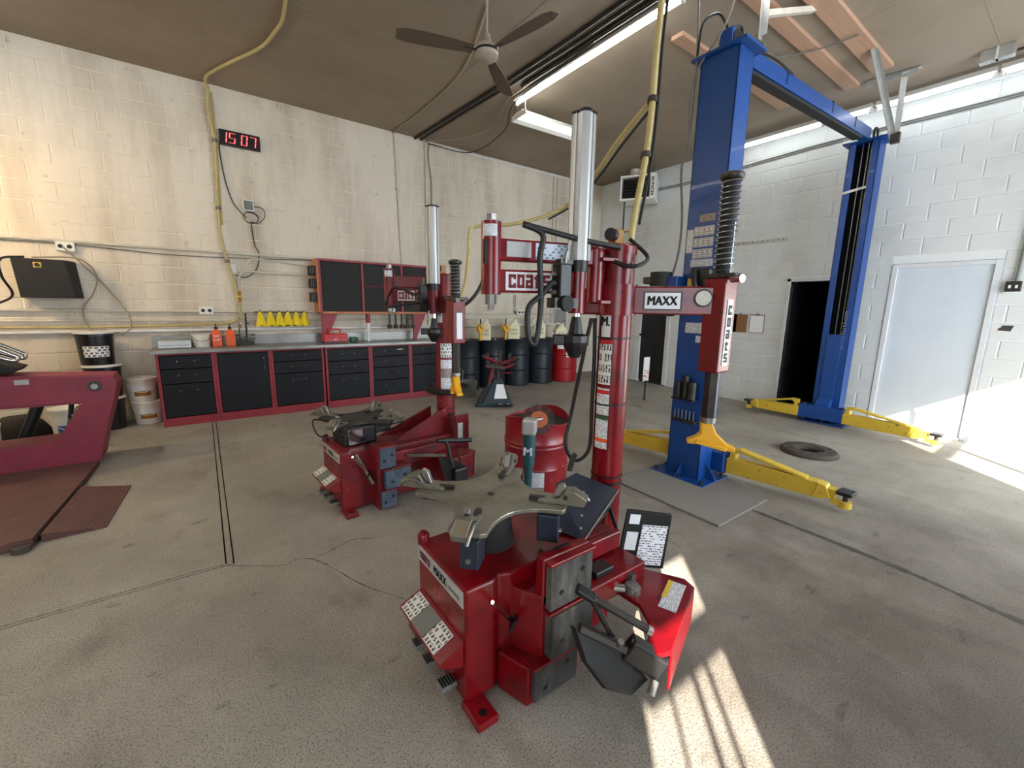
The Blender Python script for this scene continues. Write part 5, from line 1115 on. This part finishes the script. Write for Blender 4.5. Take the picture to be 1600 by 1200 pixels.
# ================================================================= two-post lift
t = thing('two_post_lift', 'blue two-post vehicle lift with yellow swing arms on floor', 'vehicle lift', (0, 0, 0))
PY0, PY1 = 1.90, 2.215
def post(x_back, x_open, ztop, plate):
    s = 1 if x_open > x_back else -1; th = .012
    g = G().box(min(x_back, x_back+s*th), PY0, 0, max(x_back, x_back+s*th), PY1, ztop)
    for y0 in (PY0, PY1-th): g.box(min(x_back, x_open), y0, 0, max(x_back, x_open), y0+th, ztop)
    for y0, y1 in ((PY0, PY0+.075), (PY1-.075, PY1)): g.box(min(x_open-s*th, x_open), y0, 0, max(x_open-s*th, x_open), y1, ztop)
    p = g.build('post', 'blue', t, bevel=.004)
    xa, xb = min(x_back, x_open), max(x_back, x_open)
    B(xa-.10, PY0-.11, 0, xb+.12, PY1+.11, .02).build('base_plate', 'blue', p, bevel=.003)
    for y in (PY0-.01, PY1+.0): G().prism([(0, .02), (.10, .02), (.0, .16)], ((xa+xb)/2, y, 0), (0, -1 if y < 2 else 1, 0), (0, 0, 1), (1, 0, 0), .012).build('gusset', 'blue', p)
    G().prism([(0, .02), (.09, .02), (0, .15)], (x_back, (PY0+PY1)/2, 0), (-s, 0, 0), (0, 0, 1), (0, 1, 0), .012).build('gusset', 'blue', p)
    for x, y in ((xa-.06, PY0-.07), (xb+.06, PY0-.07), (xa-.06, PY1+.07), (xb+.06, PY1+.07), (xa-.06, 2.05)): G().cyl((x, y, .02), (x, y, .05), .014, n=6).build('anchor_bolt', 'steel_dark', p)
    B(xa-.05, PY0-.07, ztop, xb+.05, PY1+.06, ztop+.02).build('top_plate', 'blue', p, bevel=.003)
    return p
pl = post(3.45, 3.67, 3.49, 0); pr_ = post(7.08, 6.85, 3.60, 1)
# head of the near post and the crossbeam
g = G().prism([(0, 0), (.16, 0), (.16, .12), (.05, .16), (0, .16)], (3.50, 2.0, 3.51), (1, 0, 0), (0, 0, 1), (0, 1, 0), .10); g.build('pulley_bracket', 'blue', pl, bevel=.004)
G().cyl((3.58, 1.99, 3.60), (3.58, 2.11, 3.60), .07, n=20).build('pulley', 'black', pl, smooth=40)
bm = G().bar((3.68, 2.06, 3.56), (6.86, 2.06, 3.68), .10, .13).build('crossbeam', 'blue', t, bevel=.004)
G().bar((3.80, 2.06, 3.47), (6.60, 2.06, 3.585), .09, .03).build('shutoff_bar', 'black_rough', bm)
B(3.76, 2.0, 3.43, 3.84, 2.12, 3.50).build('bar_pad', 'black', bm, bevel=.006)
for x in (4.5, 5.6, 6.3): G().box(x, 2.005, 3.525+(x-3.68)*.0377, x+.012, 2.115, 3.64+(x-3.68)*.0377).build('cable_strap', 'black', bm)
G().tube(bez([(3.52, 2.05, 3.67), (3.46, 2.10, 3.78), (3.38, 2.18, 3.72), (3.40, 2.22, 3.52)], 5), .010, 6).build('hydraulic_hose', 'hose_black', pl, smooth=60)
G().tube(bez([(3.54, 2.02, 3.68), (3.66, 2.02, 3.72), (3.75, 2.02, 3.62), (4.2, 2.01, 3.67), (4.6, 2.005, 3.66)], 5), .009, 6).build('hydraulic_hose', 'hose_black', pl, smooth=60)
G().tube(bez([(3.40, 2.26, 4.10), (3.42, 2.235, 3.52), (3.425, 2.24, 3.0), (3.40, 2.28, 2.7), (3.42, 2.25, 2.3), (3.41, 2.25, 2.0), (3.36, 2.28, 1.75)], 5), .010, 6).build('power_cable', 'cable_grey', pl, smooth=60)
G().tube(bez([(3.56, 1.97, 4.12), (3.47, 2.05, 3.68), (3.40, 2.235, 3.35), (3.42, 2.245, 2.8)], 5), .008, 6).build('power_cable', 'cable_grey', pl, smooth=60)
G().tube(bez([(6.93, 2.0, 3.66), (6.95, 2.0, 3.76), (7.05, 2.0, 3.76), (7.06, 2.0, 3.66)], 5), .014, 8).build('hydraulic_hose', 'hose_black', pr_, smooth=60)
# inside of the far post
B(7.045, PY0+.02, .25, 7.065, PY1-.02, 3.58).build('channel_dark', 'dark_void', pr_)  # near-black sheet added for the dark inside of the open channel
for y in (2.0, 2.03, 2.09): G().tube([(6.93, y, .3), (6.93, y, 3.6)], .006, 6).build('lift_cable', 'steel', pr_)
G().bar((6.835, 2.23, 3.02), (6.835, 1.97, 3.06), .004, .03).build('tie_strap', 'galvanised', pr_)
lt = text('revolution', 'text_white', pr_, (6.848, 1.955, .98), (0, 0, 1), (0, 1, 0), .045, fit=.55, off=.04, t=.002)
# carriages, arm yokes and swing arms
def carriage(xp, s):
    """xp = open face x, s = +1 when the bay lies towards +x"""
    x0, x1 = (xp-.15, xp+.10*1) if s > 0 else (xp-.10, xp+.15)
    c = B(min(xp-s*.17, xp+s*.02), PY0+.075, .10, max(xp-s*.17, xp+s*.02), PY1-.075, 1.22).build('carriage', 'blue', t, bevel=.004)
    B(min(xp+s*.0, xp+s*.16), PY0-.10, .07, max(xp+s*.0, xp+s*.16), PY1+.10, .25).build('arm_yoke', 'blue', c, bevel=.005)
    G().prism([(0, 0), (.13, 0), (.13, .02), (.03, .11), (0, .11)], (xp, (PY0+PY1)/2-.08, .25), (s, 0, 0), (0, 0, 1), (0, 1, 0), .16).build('yoke_gusset', 'blue', c)
    for y in (PY0-.06, PY1+.06): G().cyl((xp+s*.09, y, .05), (xp+s*.09, y, .27), .028, n=14).build('arm_pin', 'steel_dark', c, smooth=40)
    return c
def swing_arm(base, tip, label=None):
    b = Vector(base); e = (Vector(tip)-b); L = e.length; e.normalize(); s = Vector((-e.y, e.x, 0))
    z0 = .07
    a = G().prism([(0, 0), (L*.80, 0), (L*.80, .13), (L*.10, .14), (0, .14)], b+Vector((0, 0, z0))-s*.05, e, (0, 0, 1), s, .10).build('swing_arm', 'yellow', t, bevel=.006)
    G().prism([(.02, .13), (.03, .225), (.10, .235), (L*.70, .14), (L*.70, .125), (.11, .21), (.07, .195), (.07, .13)], b+Vector((0, 0, z0))-s*.045, e, (0, 0, 1), s, .09).build('stiffener', 'yellow', a)
    G().bar(b+e*(L*.78)+Vector((0, 0, z0+.06)), b+e*(L*.93)+Vector((0, 0, z0+.06)), .08, .08).build('extension', 'yellow', a, bevel=.004)
    G().prism([(L*.76, .01), (L*.80, .0), (L*.90, .03), (L*.86, .12), (L*.80, .13)], b+Vector((0, 0, z0))-s*.058, e, (0, 0, 1), s, .116).build('arm_nose', 'yellow', a, bevel=.006)
    p = b+e*L
    G().cyl(p+Vector((0, 0, z0-.03)), p+Vector((0, 0, z0+.02)), .045, n=18).bar(b+e*L*.9+Vector((0, 0, z0)), p+Vector((0, 0, z0)), .07, .03).build('pad_carrier', 'yellow', a, smooth=30)
    G().cyl(p+Vector((0, 0, z0+.02)), p+Vector((0, 0, z0+.075)), .018, n=10).build('screw', 'steel_dark', a)
    G().box(-.065, -.05, 0, .065, .05, .028).build('lift_pad', 'black', a, bevel=.006, loc=tuple(p+Vector((0, 0, z0+.075))))
    return a
carriage(3.67, 1); carriage(6.85, -1)
swing_arm((3.77, 1.80, 0), (3.87, .94, 0)); swing_arm((3.77, 2.31, 0), (3.62, 3.10, 0)); swing_arm((6.74, 1.80, 0), (6.68, .90, 0)); swing_arm((6.74, 2.31, 0), (6.76, 3.02, 0))
# decals and fittings on the near post (face towards the bay end x = 3.45)
def pdecal(y0, z0, wd, ht, m): G().quad((3.4495, y0, z0), (0, -wd, 0), (0, 0, ht), .002).build('decal', m, pl, fix=False)
pdecal(2.10, 2.24, .135, .06, 'print_dark'); pdecal(2.205, 2.00, .06, .19, 'print_small')
for i, z in enumerate((2.13, 2.04, 1.95)):
    for j in range(4 if i else 4): pdecal(2.14-.045*j, z, .042, .075, 'print_icons')
pdecal(2.15, 1.88, .20, .06, 'print_small'); pdecal(2.145, 1.32, .20, .09, 'print_small'); pdecal(2.04, 1.24, .09, .06, 'print_small')
# power unit strapped to the post
pu = B(3.26, 2.24, 1.46, 3.44, 2.42, 1.72).build('power_unit_tank', 'black', t, bevel=.02)
G().cyl((3.30, 2.33, 1.72), (3.30, 2.33, 1.84), .09, n=24).build('motor', 'black_rough', pu, smooth=40); B(3.28, 2.16, 1.60, 3.45, 2.26, 1.80).build('switch_box', 'blue', pu, bevel=.008); B(3.22, 2.30, 1.74, 3.36, 2.46, 1.80).build('motor_cap', 'black', pu, bevel=.01)
B(3.38, 1.93, 1.60, 3.45, 2.10, 1.86).build('cover_box', 'black', pl, bevel=.015); B(3.375, 2.07, 1.71, 3.44, 2.12, 1.78).build('padlock_tag', 'sticker_yellow', pl, bevel=.004)
G().tube(bez([(3.38, 2.06, 1.86), (3.33, 2.03, 1.75), (3.36, 2.0, 1.62)], 5), .022, 8).build('release_lever', 'black', pl, smooth=60)
# adapter rack and pin comb
B(3.36, 1.96, .735, 3.45, 2.17, .75).build('adapter_shelf', 'black', pl)
for y, h, r in ((2.13, .14, .03), (2.065, .20, .027), (2.0, .15, .036)): G().cyl((3.40, y, .75), (3.40, y, .75+h), r, n=18).build('adapter_sleeve', 'steel_dark', pl, smooth=40)
B(3.39, 1.95, .53, 3.45, 2.17, .555).build('pin_comb', 'steel_dark', pl)
for k in range(6): G().cyl((3.41, 1.97+.036*k, .555), (3.41, 1.97+.036*k, .64), .005, n=6).build('pin', 'steel', pl)

# wobbly white marker sign beside the post
t2 = thing('marker_sign', 'small paint-splashed white sign on a stake behind the blue post', 'sign', (5.95, 4.35, 0))
B(-.075, -.005, .33, .075, .005, .73).build('board', 'white_paint', t2); g = G()
for k in range(26): 
    x, z = random.uniform(-.07, .05), random.uniform(.34, .50); r = random.uniform(.01, .028); g.add([(x, -.0062, z), (x+r, -.0062, z+r*.3), (x+r*.8, -.0062, z+r), (x-r*.2, -.0062, z+r*.8)], [(0, 1, 2, 3)])
g.build('red_splash', 'tool_red', t2, fix=False); B(-.012, -.012, 0, .012, .005, .34).build('stake', 'steel_dark', t2)

# concrete repair pad under the near post, brake ring on the floor
o = G().add([(2.85, 2.36, .001), (2.84, 1.37, .001), (3.59, 1.37, .001), (4.0, 2.36, .001), (2.85, 2.36, .014), (2.84, 1.37, .014), (3.59, 1.37, .014), (4.0, 2.36, .014)],
            [(4, 5, 6, 7), (0, 3, 2, 1), (0, 1, 5, 4), (1, 2, 6, 5), (2, 3, 7, 6), (3, 0, 4, 7)]).build('floor_pad', 'pad_concrete'); tag(o, 'flat grey patch pad on floor under the near lift post', 'pad')
t = thing('brake_ring', 'rusty flat iron ring lying on floor between the lift posts', 'iron ring', (5.25, 1.66, 0))
G().lathe([(.10, 0), (.27, 0), (.275, .02), (.25, .045), (.14, .05), (.12, .035), (.10, .03), (.10, 0)], n=40).build('ring', 'rust', t, smooth=30)
for k in range(8):
    a = 2*PI*k/8; G().cyl((.20*math.cos(a), .20*math.sin(a), .046), (.20*math.cos(a), .20*math.sin(a), .0505), .012, n=10).build('bolt_hole', 'black', t)

# ================================================================= white wall things
t = thing('unit_heater', 'white unit heater with dark louvres hung under ceiling near the corner', 'heater', (6.6, 5.70, 3.525), math.radians(29.5))
# local: front towards -x, width towards -y
g = G().box(0, -.64, 0, .5, 0, .035).box(0, -.64, .405, .5, 0, .44).box(0, -.03, .035, .5, 0, .405).box(0, -.64, .035, .5, -.54, .405).box(.46, -.64, 0, .5, 0, .44); g.build('cabinet', 'white_paint', t, bevel=.006)
B(.12, -.54, .035, .14, -.03, .405).build('back_plate', 'black', t)
for k in range(6): G().bar((.03, -.05, .075+.057*k), (.03, -.305, .075+.057*k), .004, .05, (.5, 0, 1)).build('louvre', 'steel_dark', t)
B(.02, -.54, .035, .04, -.31, .405).build('dark_panel', 'black_rough', t)
text('REZNOR', 'text_black', t, (0, -.615, .06), (0, 0, 1), (0, 1, 0), .05, fit=.32, off=.06, t=.002)
for y in (-.08, -.58): G().tube([(.25, y, .44), (.25, y, ZC-3.525)], .010, 6).build('hanger_rod', 'steel', t)
G().cyl((.35, -.20, .44), (.35, -.20, ZC-3.525), .09, n=20).build('flue', 'conduit', t, smooth=40)
for a, b in (((.1, -.08, 0), (.1, -.08, -.55)), ((.1, -.36, 0), (.1, -.2, -.55))): G().tube([a, b], .014, 8).build('gas_pipe', 'steel_dark', t, smooth=60)
G().tube([(.1, -.08, -.55), (.1, -.2, -.55)], .016, 8).build('gas_valve', 'label_gold', t)
for i, (y, m, lb) in enumerate(((3.74, 'clip_brown', 'brown clipboard on wall half hidden by the tool arm'), (3.57, 'clip_brown', 'bare brown clipboard hung on wall in the middle of three'), (3.30, 'paper', 'clipboard with white sheet hung on wall nearest the doorway'))):
    t = thing('clipboard', lb, 'clipboard', (XW-.012, y, 1.16), 0, 'clipboards on the white wall')
    B(0, -.115, 0, .006, .115, .30).build('board', 'clip_brown', t, bevel=.002)
    if m == 'paper': B(-.003, -.105, .008, .0, .105, .285).build('sheet', 'paper', t)
    B(-.010, -.05, .28, .004, .05, .305).build('clip', 'steel', t, bevel=.003); G().tube([(-.002, 0, .30), (-.002, 0, .325)], .008, 6).build('hook', 'steel_dark', t)
t = thing('switch_plate', 'brown double switch box on wall beside the white door', 'switch', (XW-.05, .63, 1.83))
B(0, -.06, -.06, .055, .06, .055).build('box', 'steel_dark', t, bevel=.004)
for y in (-.025, .025): B(-.006, y-.01, -.02, 0, y+.01, .015).build('toggle', 'white_paint', t)
B(-.002, -.062, -.066, .055, .062, -.058).build('plate_edge', 'white_paint', t); G().tube([(.03, -.02, .055), (.03, -.035, 1.0)], .02, 8).build('conduit', 'grey_box', t, smooth=60)
o = G().add([(XW-.002, .56, 1.40), (XW-.002, .58, 1.335), (XW-.002, .67, 1.34), (XW-.002, .68, 1.36), (XW-.002, .655, 1.375), (XW-.002, .65, 1.40)], [(0, 1, 2, 3, 4, 5)]).build('wall_chip', 'rust', wall_right)
t = thing('wall_rail', 'narrow pitted metal rail fixed on the white wall beside the spring', 'rail', (XW-.02, 3.0, 2.585)); B(0, 0, 0, .02, .80, .05).build('rail', 'galvanised', t, bevel=.003)
for k in range(10): G().cyl((-.001, .05+.075*k, .025), (.001, .05+.075*k, .025), .010, n=8).build('slot', 'steel_dark', t)
for z, r, lb in ((3.865, .008, 'upper dark cable stapled along the white wall'), (3.835, .007, 'lower dark cable stapled along the white wall')):
    o = G().tube(bez([(XW-.012, -.3, z+.02), (XW-.012, 1.0, z), (XW-.012, 2.0, z+.004), (XW-.012, 3.2, z-.02), (XW-.012, 4.6, z-.075), (XW-.012, 5.6, z-.06)], 5), r, 6).build('wall_cable', 'cable_grey', smooth=60); tag(o, lb, 'cable', 'cables along the white wall')

# ================================================================= yellow air hose drops
o = G().tube(bez([(2.72, 2.02, 4.14), (2.45, 1.86, 3.55), (2.30, 1.77, 3.05), (2.28, 1.76, 2.73), (2.20, 1.72, 2.40), (2.05, 1.66, 2.0), (1.90, 1.55, 1.80)], 7), .019, 10).build('drop_hose', 'hose_yellow', smooth=60); tag(o, 'yellow air hose hanging from ceiling to the near column top', 'hose')
G().tube(bez([(2.74, 2.0, 4.14), (2.48, 1.84, 3.55), (2.325, 1.75, 3.05), (2.305, 1.74, 2.73), (2.23, 1.70, 2.40), (2.08, 1.64, 2.0)], 7), .009, 8).build('black_line', 'hose_black', o, smooth=60)
for p in ((2.28, 1.76, 2.74), (2.20, 1.72, 2.41)): G().cyl(Vector(p)+Vector((0, 0, -.015)), Vector(p)+Vector((.004, .003, .015)), .03, n=12).build('hose_clamp', 'rust', o)
o = G().tube(bez([(2.29, 1.77, 2.75), (2.40, 2.1, 2.65), (2.50, 2.40, 2.52), (2.66, 2.82, 2.42), (2.58, 3.05, 2.33), (2.35, 3.28, 2.26), (2.12, 3.51, 2.245), (2.06, 3.52, 2.18), (2.03, 3.50, 1.98), (1.95, 3.42, 1.72), (1.85, 3.38, 1.55)], 7), .017, 10).build('branch_hose', 'hose_yellow', smooth=60); tag(o, 'yellow air hose sweeping from the hanging hose to the far column', 'hose')
G().tube(bez([(2.30, 1.76, 2.72), (2.42, 2.1, 2.61), (2.52, 2.40, 2.485), (2.67, 2.82, 2.39), (2.6, 3.05, 2.30)], 6), .008, 8).build('black_line', 'hose_black', o, smooth=60)

# ================================================================= drive-on rack at the frame edge
t = thing('drive_on_rack', 'maroon steel drive-on rack with low ramp at the frame edge', 'vehicle rack', (0, 0, 0))
Y0, D = 5.27, .34
fr = G().prism([(-2.6, .665), (-.95, .615), (-1.14, .30), (-1.22, .275), (-2.6, .25), (-2.6, .0), (-1.52, .0), (-.885, .06), (-.83, .30), (-.735, .62), (-.70, .77), (-.73, .835), (-2.6, .945)], (0, Y0, .0), (1, 0, 0), (0, 0, 1), (0, 1, 0), .03)
fr.build('side_frame', 'rack_red', t, bevel=.004)
G().prism([(-2.6, .93), (-.74, .815), (-.72, .84), (-2.6, .955)], (0, Y0+.03, 0), (1, 0, 0), (0, 0, 1), (0, 1, 0), D-.03).build('top_flange', 'rack_red', t)
G().prism([(-.885, .06), (-.83, .30), (-.735, .62), (-.70, .77), (-.73, .835), (-.76, .83), (-.77, .6), (-.92, .06)], (0, Y0+.03, 0), (1, 0, 0), (0, 0, 1), (0, 1, 0), D-.03).build('end_plate', 'rack_red', t, bevel=.004)
G().prism([(-2.6, .62), (-.97, .60), (-.97, .62), (-2.6, .66)], (0, Y0+.03, 0), (1, 0, 0), (0, 0, 1), (0, 1, 0), D-.03).build('lower_flange', 'rack_red', t)
G().prism([(-2.6, .20), (-1.2, .22), (-1.1, .28), (-2.6, .25)], (0, Y0+.03, 0), (1, 0, 0), (0, 0, 1), (0, 1, 0), D-.03).build('lower_flange', 'rack_red', t)
for x, z, r in ((-.85, .755, .035), (-1.50, .83, .03)):
    b = G().cyl((x, Y0, z), (x, Y0-.012, z), r+.012, n=24).build('pivot_washer', 'steel_dark', t) if x > -1 else B(x+.17, Y0-.008, z-.02, x+.255, Y0, z+.02).build('catch_plate', 'steel', t)
    if x > -1: G().cyl((x, Y0-.012, z), (x, Y0-.025, z), r-.008, n=6).build('pivot_bolt', 'steel', b)
G().add([(-2.7, 3.60, .0), (-.985, 3.69, .0), (-.93, 4.62, .0), (-.90, 5.26, .0), (-2.7, 5.26, .0), (-2.7, 3.60, .06), (-.985, 3.69, .06), (-.93, 4.62, .06), (-.90, 5.26, .06), (-2.7, 5.26, .06)],
        [(5, 6, 7, 8, 9), (0, 4, 3, 2, 1)] + [(i, (i+1) % 5, 5+(i+1) % 5, 5+i) for i in range(5)]).build('runway', 'ramp_plate', t)
G().add([(-.96, 3.74, 0), (-.66, 3.76, 0), (-.61, 4.54, 0), (-.91, 4.58, 0), (-.96, 3.74, .055), (-.66, 3.76, .006), (-.61, 4.54, .006), (-.91, 4.58, .055)],
        [(4, 5, 6, 7), (0, 3, 2, 1), (0, 1, 5, 4), (1, 2, 6, 5), (2, 3, 7, 6), (3, 0, 4, 7)]).build('ramp', 'ramp_plate', t)
G().cyl((-.99, 3.70, .03), (-.94, 4.60, .03), .016, n=10).build('hinge_rod', 'steel_dark', t); G().lathe([(.02, 0), (.045, 0), (.045, .035), (.02, .035)], (-1.03, 3.66, 0), 14).build('pad_eye', 'rust', t)
# tyre inflator carriage parked on the rack: dark body with chrome grab rails
t = thing('inflator_cart', 'dark machine with chrome grab rails resting on the rack end', 'machine', (-1.50, 5.31, .905))
g = G().prism([(-.75, 0), (.16, 0), (.20, .04), (.05, .10), (.0, .22), (-.16, .30), (-.75, .30)], (0, .0, .0), (1, 0, 0), (0, 0, 1), (0, 1, 0), .28); g.build('body', 'black_rough', t, bevel=.012)
G().prism([(-.5, .1), (-.02, .12), (-.10, .20), (-.5, .26)], (0, -.02, .0), (1, 0, 0), (0, 0, 1), (0, 1, 0), .03).build('side_cover', 'navy_bin', t, bevel=.008)
for dy in (.02, .22): G().tube(bez([(-.5, dy, .42), (-.1, dy, .32), (.17, dy, .16), (.20, dy, .13), (.16, dy, .11), (-.1, dy, .24)], 6), .016, 8).build('grab_rail', 'chrome', t, smooth=60)
G().tube([(.03+.045*math.cos(a), -.01, .10+.05*math.sin(a)) for a in [k*PI/8 for k in range(-6, 8)]], .009, 6).build('hook_ring', 'black', t, smooth=60)
# assumed warm hanging lamp over the rack bay, unseen beyond the frame edge
t = thing('assumed_bay_lamp', 'assumed unseen warm round bay lamp hanging over the rack, beyond the frame edge', 'lamp', (-2.5, 5.75, 2.75))  # unseen lamp added for the warm glow on the wall
G().lathe([(.17, 0), (.12, .10), (.05, .16), (.03, .2)], n=24).build('shade', 'steel_dark', t, smooth=40); G().tube([(0, 0, .2), (0, 0, ZC-2.75)], .006, 6).build('cord', 'cable_dark', t)
G().lathe([(0, -.03), (.05, -.01), (.06, .04), (.04, .09)], n=16).build('bulb', 'glow_bulb', t, smooth=60, loc=(0, 0, -.11))
G().cyl((0, 0, -.03), (0, 0, .1), .02, n=10).build('socket', 'black', t)
